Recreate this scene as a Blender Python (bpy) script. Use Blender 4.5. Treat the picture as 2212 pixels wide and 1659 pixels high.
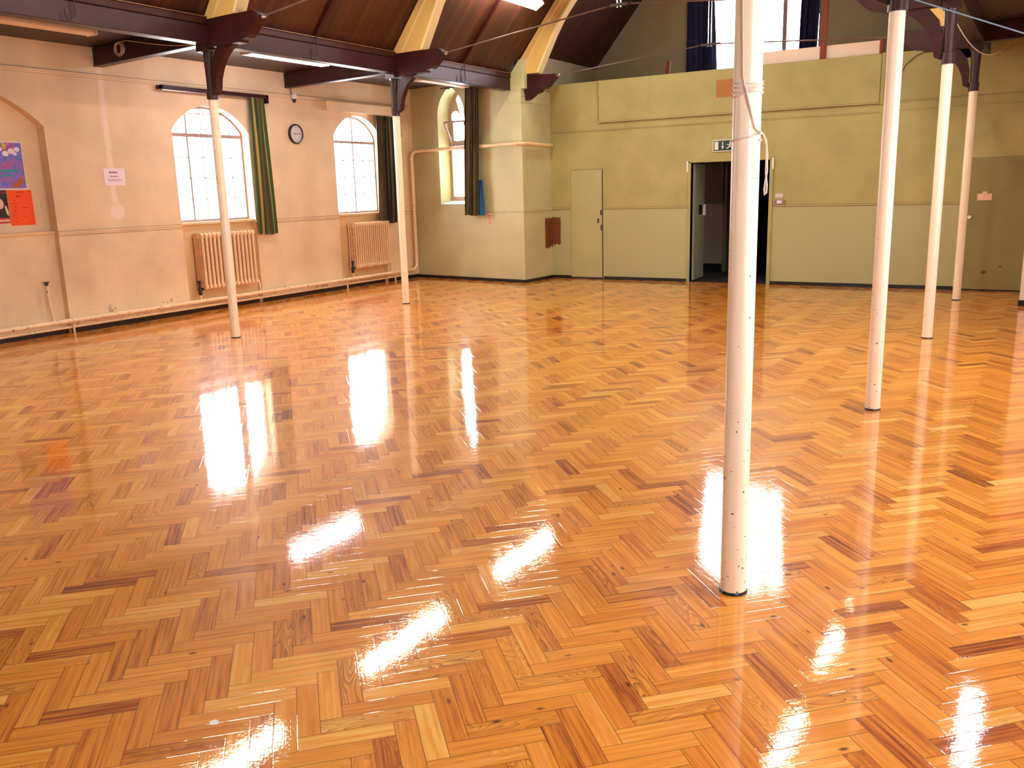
import bpy, math, random
from mathutils import Vector, Matrix
from mathutils.geometry import tessellate_polygon
for o in list(bpy.data.objects): bpy.data.objects.remove(o, do_unlink=True)
SC = bpy.context.scene; COL = SC.collection
R = random.Random(7)
PI = math.pi

# ------------------------------------------------------------------ camera, world, light, exposure
F_PX, PITCH, YAW, ROLL = 1890.595, .2185797, -.5473075, -.0282541
def make_camera():
    Fv = Vector((math.sin(YAW)*math.cos(PITCH), math.cos(YAW)*math.cos(PITCH), -math.sin(PITCH)))
    Rv = Vector((math.cos(YAW), -math.sin(YAW), 0)); Uv = Rv.cross(Fv)
    c, s = math.cos(ROLL), math.sin(ROLL)
    R2 = c*Rv + s*Uv; U2 = -s*Rv + c*Uv
    cam = bpy.data.cameras.new('camera'); o = bpy.data.objects.new('camera', cam); COL.objects.link(o)
    cam.sensor_fit = 'HORIZONTAL'; cam.sensor_width = 36; cam.lens = 36*F_PX/2212; cam.clip_start = .05; cam.clip_end = 200
    m = Matrix((( R2.x, U2.x, -Fv.x, 0), (R2.y, U2.y, -Fv.y, 0), (R2.z, U2.z, -Fv.z, 1.6), (0, 0, 0, 1)))
    o.matrix_world = m; SC.camera = o
make_camera()
W = bpy.data.worlds.new('sky'); SC.world = W; W.use_nodes = True
W.node_tree.nodes['Background'].inputs[0].default_value = (1.0, .97, 1.0, 1)
W.node_tree.nodes['Background'].inputs[1].default_value = 17.0
SC.view_settings.view_transform = 'Standard'; SC.view_settings.look = 'None'
SC.view_settings.exposure = 0.2; SC.view_settings.gamma = 1; SC.view_settings.use_curve_mapping = False
SC.cycles.use_denoising = True; SC.cycles.max_bounces = 10; SC.cycles.diffuse_bounces = 6
SC.cycles.caustics_reflective = False; SC.cycles.caustics_refractive = False; SC.cycles.sample_clamp_indirect = 12

def portal(loc, normal, w, h):     # daylight comes in through a window opening of this size
    l = bpy.data.lights.new('daylight', 'AREA'); l.shape = 'RECTANGLE'; l.size = w; l.size_y = h; l.cycles.is_portal = True
    o = bpy.data.objects.new('daylight', l); COL.objects.link(o)
    z = -Vector(normal).normalized(); up = Vector((0, 0, 1)); x = up.cross(z).normalized(); y = z.cross(x)
    o.matrix_world = Matrix(((x.x, y.x, z.x, loc[0]), (x.y, y.y, z.y, loc[1]), (x.z, y.z, z.z, loc[2]), (0, 0, 0, 1)))

# ------------------------------------------------------------------ materials
def mat(name, col, rough=.6, var=.0, vscale=3, metal=0, coat=0, bump=0, bscale=30, spec=.5, emit=None, estr=0, chips=None, chipcol=(.02,.015,.01)):
    m = bpy.data.materials.new(name); m.use_nodes = True; nt = m.node_tree; N = nt.nodes; K = nt.links
    b = N['Principled BSDF']; b.inputs['Base Color'].default_value = (*col, 1); b.inputs['Roughness'].default_value = rough
    b.inputs['Metallic'].default_value = metal; b.inputs['Specular IOR Level'].default_value = spec
    b.inputs['Coat Weight'].default_value = coat; b.inputs['Coat Roughness'].default_value = .08
    if emit: b.inputs['Emission Color'].default_value = (*emit, 1); b.inputs['Emission Strength'].default_value = estr
    tc = N.new('ShaderNodeTexCoord'); src = None
    geo = N.new('ShaderNodeNewGeometry')
    if var:
        n = N.new('ShaderNodeTexNoise'); n.inputs['Scale'].default_value = vscale; n.inputs['Detail'].default_value = 6; K.new(geo.outputs['Position'], n.inputs['Vector'])
        mr = N.new('ShaderNodeMapRange'); mr.inputs['From Min'].default_value = .3; mr.inputs['From Max'].default_value = .7
        mr.inputs['To Min'].default_value = 1-var; mr.inputs['To Max'].default_value = 1+var; K.new(n.outputs['Fac'], mr.inputs['Value'])
        mx = N.new('ShaderNodeVectorMath'); mx.operation = 'SCALE'; mx.inputs[0].default_value = col; K.new(mr.outputs[0], mx.inputs['Scale']); src = mx.outputs[0]
        K.new(src, b.inputs['Base Color'])
    if chips:
        v = N.new('ShaderNodeTexNoise'); v.inputs['Scale'].default_value = chips[0]; v.inputs['Detail'].default_value = 2; K.new(geo.outputs['Position'], v.inputs['Vector'])
        sp = N.new('ShaderNodeSeparateXYZ'); K.new(geo.outputs['Position'], sp.inputs[0])
        th = N.new('ShaderNodeMapRange'); th.inputs['From Min'].default_value = 0; th.inputs['From Max'].default_value = 1.6
        th.inputs['To Min'].default_value = chips[1]; th.inputs['To Max'].default_value = chips[1]+.07; K.new(sp.outputs['Z'], th.inputs['Value'])
        gt = N.new('ShaderNodeMath'); gt.operation = 'GREATER_THAN'; K.new(v.outputs['Fac'], gt.inputs[0]); K.new(th.outputs[0], gt.inputs[1])
        mi = N.new('ShaderNodeMix'); mi.data_type = 'RGBA'; K.new(gt.outputs[0], mi.inputs['Factor'])
        if src: K.new(src, mi.inputs['A'])
        else: mi.inputs['A'].default_value = (*col, 1)
        mi.inputs['B'].default_value = (*chipcol, 1); K.new(mi.outputs['Result'], b.inputs['Base Color'])
    if bump:
        n2 = N.new('ShaderNodeTexNoise'); n2.inputs['Scale'].default_value = bscale; n2.inputs['Detail'].default_value = 4; K.new(geo.outputs['Position'], n2.inputs['Vector'])
        bp = N.new('ShaderNodeBump'); bp.inputs['Strength'].default_value = bump; bp.inputs['Distance'].default_value = .01
        K.new(n2.outputs['Fac'], bp.inputs['Height']); K.new(bp.outputs[0], b.inputs['Normal'])
    return m

M = {}
M['wall_left'] = mat('cream_pink_plaster', (.76, .57, .35), .75, .08, 2.4, bump=.25, bscale=14)
M['wall_end'] = mat('olive_cream_paint', (.40, .365, .145), .6, .11, 2.2, bump=.2, bscale=10)
M['wall_end_low'] = mat('olive_cream_dado_paint', (.42, .41, .21), .55, .07, 1.3, bump=.2, bscale=10)
M['wall_aisle'] = mat('pale_green_cream_paint', (.52, .50, .28), .65, .09, 2.0, bump=.2, bscale=10)
M['gable'] = mat('grey_cream_plaster', (.34, .27, .17), .8, .08, 2, bump=.2)
M['white_wall'] = mat('white_painted_wall', (.86, .80, .72), .7, .03)
M['apron'] = mat('window_apron_paint', (.76, .52, .26), .7, .04, 3)
M['skirt'] = mat('black_skirting_paint', (.012, .010, .012), .3, spec=.5)
M['cream'] = mat('cream_gloss_paint', (.82, .66, .45), .35, .04, 8)
M['rad'] = mat('radiator_cream_paint', (.80, .54, .30), .4, .05, 9, chips=(38, .70), chipcol=(.35, .2, .1))
M['pipe'] = mat('pipe_cream_paint', (.82, .60, .36), .35, .08, 12, chips=(30, .66), chipcol=(.18, .1, .06))
M['post'] = mat('white_gloss_column_paint', (.88, .74, .56), .28, .03, 6, chips=(48, .683), bump=.12, bscale=40)
M['darkwood'] = mat('dark_brown_gloss_timber', (.034, .007, .006), .42, .3, 7, spec=.25, bump=.15, bscale=40)
M['plum'] = mat('plum_brown_beam_paint', (.034, .008, .012), .38, .25, 5, spec=.35, bump=.2, bscale=30)
M['iron'] = mat('dark_iron_paint', (.035, .012, .010), .35, spec=.4)
M['rib'] = mat('buff_painted_rib', (.70, .46, .15), .5, .05, 5)
M['ribedge'] = mat('buff_painted_soffit', (.80, .62, .32), .45, .04, 5)
M['tube'] = mat('lit_fluorescent_diffuser', (.9, .9, .9), .4, emit=(1, .92, .70), estr=58)
M['tubecool'] = mat('lit_cool_diffuser', (.9, .9, .9), .4, emit=(1, .90, 1), estr=34)
M['dif'] = mat('unlit_diffuser', (.80, .66, .52), .35)
M['plastic'] = mat('white_plastic', (.82, .78, .72), .4)
M['paper'] = mat('white_paper', (.84, .74, .76), .8)
M['black'] = mat('black_plastic', (.012, .010, .012), .3)
M['ink'] = mat('grey_ink', (.22, .16, .22), .8)
M['steel'] = mat('bright_steel', (.6, .55, .55), .25, metal=1)
M['rod'] = mat('painted_tie_rod', (.10, .05, .04), .4, spec=.7)
M['rope'] = mat('pale_cord', (.75, .60, .50), .8)
M['cable'] = mat('dark_cable', (.02, .012, .014), .5)
M['bluecable'] = mat('pale_blue_cable', (.25, .38, .50), .4)
M['navy'] = mat('navy_blue_curtain', (.012, .012, .06), .85)
M['bluecloth'] = mat('blue_lining_cloth', (.01, .10, .22), .8)
M['green'] = mat('dark_green_sign_face', (.005, .055, .040), .35)
M['orange'] = mat('bright_orange_paper', (.95, .085, .005), .7, .04, 20)
M['orangeink'] = mat('dark_red_ink', (.45, .02, .002), .8)
M['red'] = mat('red_paper', (.55, .03, .03), .6)
M['hard'] = mat('brown_hardboard', (.42, .17, .05), .7, .06, 8)
M['brownpatch'] = mat('bare_brown_paint', (.17, .045, .018), .6, .15, 18)
M['rust'] = mat('red_brown_board', (.22, .045, .02), .7)
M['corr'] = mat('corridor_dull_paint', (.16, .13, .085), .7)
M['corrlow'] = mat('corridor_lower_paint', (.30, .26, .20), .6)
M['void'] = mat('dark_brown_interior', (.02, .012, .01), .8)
M['door'] = mat('pale_green_door_paint', (.43, .42, .20), .45, .04, 3)
M['enddoor'] = mat('dark_olive_door_paint', (.25, .21, .075), .45, .06, 3)
M['leaf'] = mat('pale_blue_green_door', (.34, .38, .26), .4, .04, 3)
M['glassgrey'] = mat('clock_dial', (.62, .58, .58), .3)
M['bead'] = mat('tan_worn_bead', (.20, .085, .04), .5)
M['dust_shadow'] = mat('moulding_dust_and_shadow_line', (.26, .15, .08), .9, .3, 9)
M['bars'] = mat('glazing_bar_paint', (.34, .23, .22), .5)
M['stone'] = mat('window_stone', (.50, .38, .30), .7, .06, 8)
M['reveal'] = mat('white_painted_reveal', (.86, .70, .60), .6)
M['pinkpaper'] = mat('faded_pink_paper', (.78, .50, .36), .8)

def glass_mat():
    m = bpy.data.materials.new('window_glass'); m.use_nodes = True; N = m.node_tree.nodes; K = m.node_tree.links
    N.remove(N['Principled BSDF']); t = N.new('ShaderNodeBsdfTransparent'); g = N.new('ShaderNodeBsdfGlossy'); g.inputs['Roughness'].default_value = .03
    t.inputs[0].default_value = (.96, .97, .98, 1)
    f = N.new('ShaderNodeLayerWeight'); f.inputs[0].default_value = .25; x = N.new('ShaderNodeMixShader'); pw = N.new('ShaderNodeMath'); pw.operation = 'MULTIPLY'; pw.inputs[1].default_value = .25; K.new(f.outputs['Facing'], pw.inputs[0])
    K.new(pw.outputs[0], x.inputs[0]); K.new(t.outputs[0], x.inputs[1]); K.new(g.outputs[0], x.inputs[2]); K.new(x.outputs[0], N['Material Output'].inputs[0]); return m
M['glass'] = glass_mat()

def board_mat(name, axis_scale, c1, c2, rough=.5):
    """boards running along object Y of the UV; u across in metres"""
    m = bpy.data.materials.new(name); m.use_nodes = True; N = m.node_tree.nodes; K = m.node_tree.links; b = N['Principled BSDF']
    uv = N.new('ShaderNodeUVMap'); sp = N.new('ShaderNodeSeparateXYZ'); K.new(uv.outputs[0], sp.inputs[0])
    d = N.new('ShaderNodeMath'); d.operation = 'MULTIPLY'; d.inputs[1].default_value = axis_scale; K.new(sp.outputs[0], d.inputs[0])
    fl = N.new('ShaderNodeMath'); fl.operation = 'FLOOR'; K.new(d.outputs[0], fl.inputs[0])
    fr = N.new('ShaderNodeMath'); fr.operation = 'FRACT'; K.new(d.outputs[0], fr.inputs[0])
    wn = N.new('ShaderNodeTexWhiteNoise'); wn.noise_dimensions = '1D'; K.new(fl.outputs[0], wn.inputs['W'])
    cx = N.new('ShaderNodeCombineXYZ'); K.new(d.outputs[0], cx.inputs[0]); K.new(sp.outputs[1], cx.inputs[1]); K.new(wn.outputs[0], cx.inputs[2])
    vm = N.new('ShaderNodeVectorMath'); vm.operation = 'MULTIPLY'; vm.inputs[1].default_value = (3, 1.2, 40); K.new(cx.outputs[0], vm.inputs[0])
    n = N.new('ShaderNodeTexNoise'); n.inputs['Scale'].default_value = 1.5; n.inputs['Detail'].default_value = 5; K.new(vm.outputs[0], n.inputs['Vector'])
    ad = N.new('ShaderNodeMath'); ad.operation = 'MULTIPLY_ADD'; ad.inputs[1].default_value = .5; K.new(wn.outputs[0], ad.inputs[0]); K.new(n.outputs['Fac'], ad.inputs[2])
    cr = N.new('ShaderNodeValToRGB'); cr.color_ramp.elements[0].color = (*c1, 1); cr.color_ramp.elements[1].color = (*c2, 1)
    cr.color_ramp.elements[0].position = .35; cr.color_ramp.elements[1].position = 1.0; K.new(ad.outputs[0], cr.inputs[0])
    lt = N.new('ShaderNodeMath'); lt.operation = 'LESS_THAN'; lt.inputs[1].default_value = .06; K.new(fr.outputs[0], lt.inputs[0])
    mi = N.new('ShaderNodeMix'); mi.data_type = 'RGBA'; K.new(lt.outputs[0], mi.inputs['Factor']); K.new(cr.outputs[0], mi.inputs['A']); mi.inputs['B'].default_value = (.004, .002, .001, 1)
    K.new(mi.outputs['Result'], b.inputs['Base Color']); b.inputs['Roughness'].default_value = rough; return m
M['boards'] = board_mat('stained_roof_boards', 1/.11, (.022, .0035, .001), (.070, .014, .0025), .55)
M['ceil'] = board_mat('aisle_ceiling_boards', 1/.11, (.020, .006, .004), (.045, .015, .009), .5)

def parquet_mat():
    m = bpy.data.materials.new('varnished_pine_parquet'); m.use_nodes = True; N = m.node_tree.nodes; K = m.node_tree.links; b = N['Principled BSDF']
    uv = N.new('ShaderNodeUVMap'); at = N.new('ShaderNodeAttribute'); at.attribute_name = 'block'
    sa = N.new('ShaderNodeSeparateColor'); K.new(at.outputs['Color'], sa.inputs[0])
    su = N.new('ShaderNodeSeparateXYZ'); K.new(uv.outputs[0], su.inputs[0])
    def mth(op, a, bb=None, c=None, clamp=False):
        n = N.new('ShaderNodeMath'); n.operation = op; n.use_clamp = clamp
        for i, v in enumerate((a, bb, c)):
            if v is None: continue
            if isinstance(v, (int, float)): n.inputs[i].default_value = v
            else: K.new(v, n.inputs[i])
        return n.outputs[0]
    r1, r2, r3 = sa.outputs[0], sa.outputs[1], sa.outputs[2]
    u, v = su.outputs[0], su.outputs[1]
    # soft grain: long fibres along u
    cv = N.new('ShaderNodeCombineXYZ'); K.new(mth('MULTIPLY', u, 3.0), cv.inputs[0]); K.new(mth('MULTIPLY', v, 70), cv.inputs[1]); K.new(mth('MULTIPLY', r2, 60), cv.inputs[2])
    g = N.new('ShaderNodeTexNoise'); g.inputs['Scale'].default_value = 1; g.inputs['Detail'].default_value = 5; g.inputs['Roughness'].default_value = .6; K.new(cv.outputs[0], g.inputs['Vector'])
    # flame figure: rings stretched along the block
    c2 = N.new('ShaderNodeCombineXYZ'); K.new(mth('MULTIPLY', u, 1.6), c2.inputs[0]); K.new(mth('MULTIPLY_ADD', v, 9, mth('MULTIPLY', r2, 30)), c2.inputs[1]); K.new(mth('MULTIPLY', r3, 40), c2.inputs[2])
    w = N.new('ShaderNodeTexNoise'); w.inputs['Scale'].default_value = 1.6; w.inputs['Detail'].default_value = 1.5; K.new(c2.outputs[0], w.inputs['Vector'])
    ring = mth('FRACT', mth('MULTIPLY', w.outputs['Fac'], mth('MULTIPLY_ADD', r3, 14, 12)))
    ring = mth('POWER', ring, 2.2)
    amt = mth('MULTIPLY', mth('SUBTRACT', mth('FRACT', mth('MULTIPLY', r3, 7.31)), .72, clamp=True), 3.2)   # how strong the figure is on this block
    # knots
    c3 = N.new('ShaderNodeCombineXYZ'); K.new(mth('MULTIPLY', u, 6), c3.inputs[0]); K.new(mth('MULTIPLY', v, 13), c3.inputs[1]); K.new(mth('MULTIPLY', r1, 90), c3.inputs[2])
    vo = N.new('ShaderNodeTexVoronoi'); vo.inputs['Scale'].default_value = 1; K.new(c3.outputs[0], vo.inputs['Vector'])
    knot = mth('MULTIPLY', mth('SUBTRACT', .13, vo.outputs['Distance'], clamp=True), 12, clamp=True)
    knot = mth('MULTIPLY', knot, mth('GREATER_THAN', mth('FRACT', mth('MULTIPLY', r1, 13.7)), .58))
    cr = N.new('ShaderNodeValToRGB'); E = cr.color_ramp.elements
    E[0].position = 0; E[0].color = (.24, .046, .004, 1); E[1].position = 1; E[1].color = (.95, .49, .11, 1)
    for p, c in ((.14, (.46, .115, .010, 1)), (.38, (.71, .225, .019, 1)), (.72, (.88, .335, .042, 1))):
        e = E.new(p); e.color = c
    tone = mth('ADD', r1, mth('MULTIPLY', mth('SUBTRACT', g.outputs['Fac'], .5), 1.35), clamp=True)
    K.new(tone, cr.inputs[0])
    def mix(f, a, bb, mode='MIX'):
        n = N.new('ShaderNodeMix'); n.data_type = 'RGBA'; n.blend_type = mode
        K.new(f, n.inputs['Factor'])
        if isinstance(a, tuple): n.inputs['A'].default_value = a
        else: K.new(a, n.inputs['A'])
        if isinstance(bb, tuple): n.inputs['B'].default_value = bb
        else: K.new(bb, n.inputs['B'])
        return n.outputs['Result']
    c = mix(mth('MULTIPLY', mth('MULTIPLY', ring, amt), .95, clamp=True), cr.outputs[0], (.17, .028, .004, 1))
    c = mix(mth('MULTIPLY', knot, .9), c, (.10, .018, .004, 1))
    # joints: dark line by the edge of each block
    at2 = N.new('ShaderNodeAttribute'); at2.attribute_name = 'edge'; se = N.new('ShaderNodeSeparateXYZ'); K.new(at2.outputs['Vector'], se.inputs[0])
    eu = mth('MINIMUM', se.outputs[0], mth('SUBTRACT', 1, se.outputs[0])); ev = mth('MINIMUM', se.outputs[1], mth('SUBTRACT', 1, se.outputs[1]))
    d = mth('MINIMUM', mth('MULTIPLY', eu, .2903), mth('MULTIPLY', ev, .07))
    joint = mth('SUBTRACT', 1, mth('DIVIDE', d, .0022), clamp=True)
    c = mix(mth('MULTIPLY', joint, .85), c, (.06, .012, .004, 1))
    K.new(c, b.inputs['Base Color']); b.inputs['Roughness'].default_value = .42; b.inputs['Specular IOR Level'].default_value = .12
    b.inputs['Coat Weight'].default_value = 1; b.inputs['Coat Roughness'].default_value = .045; b.inputs['Coat IOR'].default_value = 1.5
    # varnish surface: ripples drawn along the blocks
    c4 = N.new('ShaderNodeCombineXYZ'); K.new(mth('MULTIPLY', u, 7), c4.inputs[0]); K.new(mth('MULTIPLY', v, 75), c4.inputs[1]); K.new(mth('MULTIPLY', r2, 25), c4.inputs[2])
    n1 = N.new('ShaderNodeTexNoise'); n1.inputs['Scale'].default_value = 1; n1.inputs['Detail'].default_value = 3; K.new(c4.outputs[0], n1.inputs['Vector'])
    geo = N.new('ShaderNodeNewGeometry'); n2 = N.new('ShaderNodeTexNoise'); n2.inputs['Scale'].default_value = 26; n2.inputs['Detail'].default_value = 2; K.new(geo.outputs['Position'], n2.inputs['Vector'])
    h = mth('ADD', mth('MULTIPLY', n1.outputs['Fac'], .55), mth('MULTIPLY', n2.outputs['Fac'], .7))
    n3 = N.new('ShaderNodeTexNoise'); n3.inputs['Scale'].default_value = 110; n3.inputs['Detail'].default_value = 2; K.new(geo.outputs['Position'], n3.inputs['Vector'])
    h = mth('ADD', h, mth('MULTIPLY', n3.outputs['Fac'], .28))
    h = mth('SUBTRACT', h, mth('MULTIPLY', joint, .22))
    bp = N.new('ShaderNodeBump'); bp.inputs['Strength'].default_value = .5; bp.inputs['Distance'].default_value = .0005; K.new(h, bp.inputs['Height'])
    K.new(bp.outputs[0], b.inputs['Coat Normal'])
    bp2 = N.new('ShaderNodeBump'); bp2.inputs['Strength'].default_value = .3; bp2.inputs['Distance'].default_value = .0005; K.new(h, bp2.inputs['Height']); K.new(bp2.outputs[0], b.inputs['Normal'])
    return m
M['parquet'] = parquet_mat()

def stripe_mat(name, cols, rough=.85):
    m = bpy.data.materials.new(name); m.use_nodes = True; N = m.node_tree.nodes; K = m.node_tree.links; b = N['Principled BSDF']
    uv = N.new('ShaderNodeUVMap'); sp = N.new('ShaderNodeSeparateXYZ'); K.new(uv.outputs[0], sp.inputs[0])
    fr = N.new('ShaderNodeMath'); fr.operation = 'FRACT'; K.new(sp.outputs[0], fr.inputs[0])
    cr = N.new('ShaderNodeValToRGB'); cr.color_ramp.interpolation = 'EASE'; E = cr.color_ramp.elements
    while len(E) > 1: E.remove(E[0])
    for i, c in enumerate(cols):
        e = E[0] if i == 0 else E.new(i/len(cols))
        e.position = i/len(cols); e.color = (*c, 1)
    K.new(fr.outputs[0], cr.inputs[0]); K.new(cr.outputs[0], b.inputs['Base Color']); b.inputs['Roughness'].default_value = rough
    b.inputs['Sheen Weight'].default_value = .2; return m
M['curt'] = stripe_mat('green_gold_striped_curtain', [(.03, .07, .008), (.10, .06, .01), (.02, .05, .006), (.42, .28, .06), (.05, .10, .01), (.015, .04, .005), (.09, .10, .02)])
M['curt_dark'] = stripe_mat('olive_brown_striped_curtain', [(.035, .035, .008), (.07, .035, .010), (.02, .018, .004), (.12, .08, .02), (.03, .03, .006), (.018, .012, .006)])

def left_wall_mat():
    """pinkish cream plaster with the pale filler streak and blob left of the first window"""
    m = M['wall_left'].copy(); m.name = 'cream_pink_plaster_with_filler'; N = m.node_tree.nodes; K = m.node_tree.links; b = N['Principled BSDF']
    src = b.inputs['Base Color'].links[0].from_socket
    g = N.new('ShaderNodeNewGeometry'); s = N.new('ShaderNodeSeparateXYZ'); K.new(g.outputs['Position'], s.inputs[0])
    def mth(op, a, bb=None, clamp=False):
        n = N.new('ShaderNodeMath'); n.operation = op; n.use_clamp = clamp
        for i, v in enumerate((a, bb)):
            if v is None: continue
            if isinstance(v, (int, float)): n.inputs[i].default_value = v
            else: K.new(v, n.inputs[i])
        return n.outputs[0]
    nz = N.new('ShaderNodeTexNoise'); nz.inputs['Scale'].default_value = 9; K.new(g.outputs['Position'], nz.inputs['Vector'])
    wob = mth('MULTIPLY', mth('SUBTRACT', nz.outputs['Fac'], .5), .07)
    y = mth('ADD', s.outputs['Y'], wob); z = mth('ADD', s.outputs['Z'], wob)
    band = mth('MULTIPLY', mth('SUBTRACT', .06, mth('ABSOLUTE', mth('SUBTRACT', y, 7.245))), 24, clamp=True)
    band = mth('MULTIPLY', band, mth('MULTIPLY', mth('SUBTRACT', z, 1.50), 9, clamp=True))
    dy = mth('SUBTRACT', y, 7.27); dz = mth('SUBTRACT', z, 1.46)
    r = mth('SQRT', mth('ADD', mth('MULTIPLY', dy, dy), mth('MULTIPLY', dz, dz)))
    blob = mth('MULTIPLY', mth('SUBTRACT', .12, r), 30, clamp=True)
    f = mth('MULTIPLY', mth('MAXIMUM', band, blob), .62)
    mi = N.new('ShaderNodeMix'); mi.data_type = 'RGBA'; K.new(f, mi.inputs['Factor']); K.new(src, mi.inputs['A']); mi.inputs['B'].default_value = (.90, .72, .62, 1)
    # chipped plaster just above the heating pipe
    c = N.new('ShaderNodeTexNoise'); c.inputs['Scale'].default_value = 5.5; c.inputs['Detail'].default_value = 3; K.new(g.outputs['Position'], c.inputs['Vector'])
    low = mth('MULTIPLY', mth('SUBTRACT', .40, s.outputs['Z']), 4, clamp=True)
    ch = mth('MULTIPLY', mth('GREATER_THAN', mth('ADD', c.outputs['Fac'], mth('MULTIPLY', low, .10)), .735), low)
    m2 = N.new('ShaderNodeMix'); m2.data_type = 'RGBA'; K.new(ch, m2.inputs['Factor']); K.new(mi.outputs['Result'], m2.inputs['A']); m2.inputs['B'].default_value = (.40, .26, .20, 1)
    K.new(m2.outputs['Result'], b.inputs['Base Color']); return m
M['wall_left_f'] = left_wall_mat()

# ------------------------------------------------------------------ mesh helpers
class MB:
    def __init__(s): s.v = []; s.f = []; s.uv = {}
    def add(s, vs, fs):
        o = len(s.v); s.v += [Vector(p) for p in vs]; s.f += [tuple(i+o for i in f) for f in fs]; return s
    def box(s, a, b):
        (x0, y0, z0), (x1, y1, z1) = a, b
        x0, x1 = min(x0, x1), max(x0, x1); y0, y1 = min(y0, y1), max(y0, y1); z0, z1 = min(z0, z1), max(z0, z1)
        return s.add([(x0,y0,z0),(x1,y0,z0),(x1,y1,z0),(x0,y1,z0),(x0,y0,z1),(x1,y0,z1),(x1,y1,z1),(x0,y1,z1)],
                     [(0,3,2,1),(4,5,6,7),(0,1,5,4),(1,2,6,5),(2,3,7,6),(3,0,4,7)])
    def bar(s, p, q, w, h, up=(0,0,1)):
        p, q = Vector(p), Vector(q); d = (q-p).normalized(); u = Vector(up); x = d.cross(u)
        if x.length < 1e-4: x = d.cross(Vector((1,0,0)))
        x.normalize(); u = x.cross(d).normalized(); x = x*w/2; u = u*h/2
        return s.add([p-x-u, p+x-u, p+x+u, p-x+u, q-x-u, q+x-u, q+x+u, q-x+u], [(0,1,2,3),(7,6,5,4),(0,4,5,1),(1,5,6,2),(2,6,7,3),(3,7,4,0)])
    def tube(s, pts, r, n=8, cap=True):
        pts = [Vector(p) for p in pts]; T = []
        for i in range(len(pts)):
            a = pts[max(0, i-1)]; b = pts[min(len(pts)-1, i+1)]; T.append((b-a).normalized())
        nrm = T[0].orthogonal().normalized(); rings = []
        for i, p in enumerate(pts):
            nrm = (nrm - T[i]*nrm.dot(T[i])); nrm = nrm.normalized() if nrm.length > 1e-6 else T[i].orthogonal().normalized()
            bn = T[i].cross(nrm); rr = r[i] if isinstance(r, (list, tuple)) else r
            rings.append([p + nrm*rr*math.cos(2*PI*k/n) + bn*rr*math.sin(2*PI*k/n) for k in range(n)])
        vs = [v for g in rings for v in g]; fs = []
        for i in range(len(pts)-1):
            for k in range(n):
                fs.append((i*n+k, i*n+(k+1) % n, (i+1)*n+(k+1) % n, (i+1)*n+k))
        if cap: fs.append(tuple(range(n))[::-1]); fs.append(tuple((len(pts)-1)*n+k for k in range(n)))
        return s.add(vs, fs)
    def lathe(s, prof, c=(0,0,0), n=28, axis='z', cap=True):
        vs = []; fs = []
        for r, h in prof:
            for k in range(n):
                a = 2*PI*k/n; x, y = r*math.cos(a), r*math.sin(a)
                p = (x, y, h) if axis == 'z' else ((h, x, y) if axis == 'x' else (x, h, y))
                vs.append(Vector(c)+Vector(p))
        for i in range(len(prof)-1):
            for k in range(n): fs.append((i*n+k, i*n+(k+1) % n, (i+1)*n+(k+1) % n, (i+1)*n+k))
        if cap: fs.append(tuple(range(n))[::-1]); fs.append(tuple((len(prof)-1)*n+k for k in range(n)))
        return s.add(vs, fs)
    def prism(s, poly, fn, t0, t1, holes=()):
        """poly 2-D outline; fn(a, b, t) -> point; extruded between t0 and t1; holes cut through"""
        loops = [list(poly)] + [list(h) for h in holes]
        tri = tessellate_polygon([[Vector((a, b, 0)) for a, b in l] for l in loops])
        flat = [p for l in loops for p in l]; n = len(flat)
        vs = [fn(a, b, t0) for a, b in flat] + [fn(a, b, t1) for a, b in flat]
        fs = [tuple(t) for t in tri] + [tuple(i+n for i in t)[::-1] for t in tri]
        o = 0
        for l in loops:
            m = len(l)
            for i in range(m): fs.append((o+i, o+(i+1) % m, o+(i+1) % m+n, o+i+n))
            o += m
        return s.add(vs, fs)
    def loft(s, rings, close=True):
        n = len(rings[0]); vs = [p for r in rings for p in r]; fs = []
        for i in range(len(rings)-1):
            for k in range(n if close else n-1): fs.append((i*n+k, i*n+(k+1) % n, (i+1)*n+(k+1) % n, (i+1)*n+k))
        return s.add(vs, fs)
    def build(s, name, m, parent=None, smooth=False, bevel=0, recalc=True):
        off = parent_loc(parent)
        me = bpy.data.meshes.new(name); me.from_pydata([v-off for v in s.v], [], s.f); me.update()
        if recalc:
            import bmesh
            bm = bmesh.new(); bm.from_mesh(me); bmesh.ops.recalc_face_normals(bm, faces=bm.faces); bm.to_mesh(me); bm.free()
        o = bpy.data.objects.new(name, me); COL.objects.link(o)
        if m: me.materials.append(M[m] if isinstance(m, str) else m)
        if parent: o.parent = parent
        if smooth:
            me.shade_smooth() if hasattr(me, 'shade_smooth') else None
            me.set_sharp_from_angle(angle=math.radians(40))
        if bevel:
            md = o.modifiers.new('bevel', 'BEVEL'); md.width = bevel; md.segments = 2; md.limit_method = 'ANGLE'
        return o
def parent_loc(p):
    off = Vector((0, 0, 0))
    while p: off += p.location; p = p.parent
    return off
def tag(o, label, cat, group=None, kind=None):
    if label: o['label'] = label
    if cat: o['category'] = cat
    if group: o['group'] = group
    if kind: o['kind'] = kind
    return o
def thing(name, loc, label, cat, group=None, kind=None):
    o = bpy.data.objects.new(name, None); COL.objects.link(o); o.location = loc; o.empty_display_size = .1
    return tag(o, label, cat, group, kind)
def struct(o): o['kind'] = 'structure'; return o
def copy_tree(o, parent=None):
    c = o.copy(); COL.objects.link(c)
    if parent: c.parent = parent
    for ch in [x for x in bpy.data.objects if x.parent == o]: copy_tree(ch, c)
    return c

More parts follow.
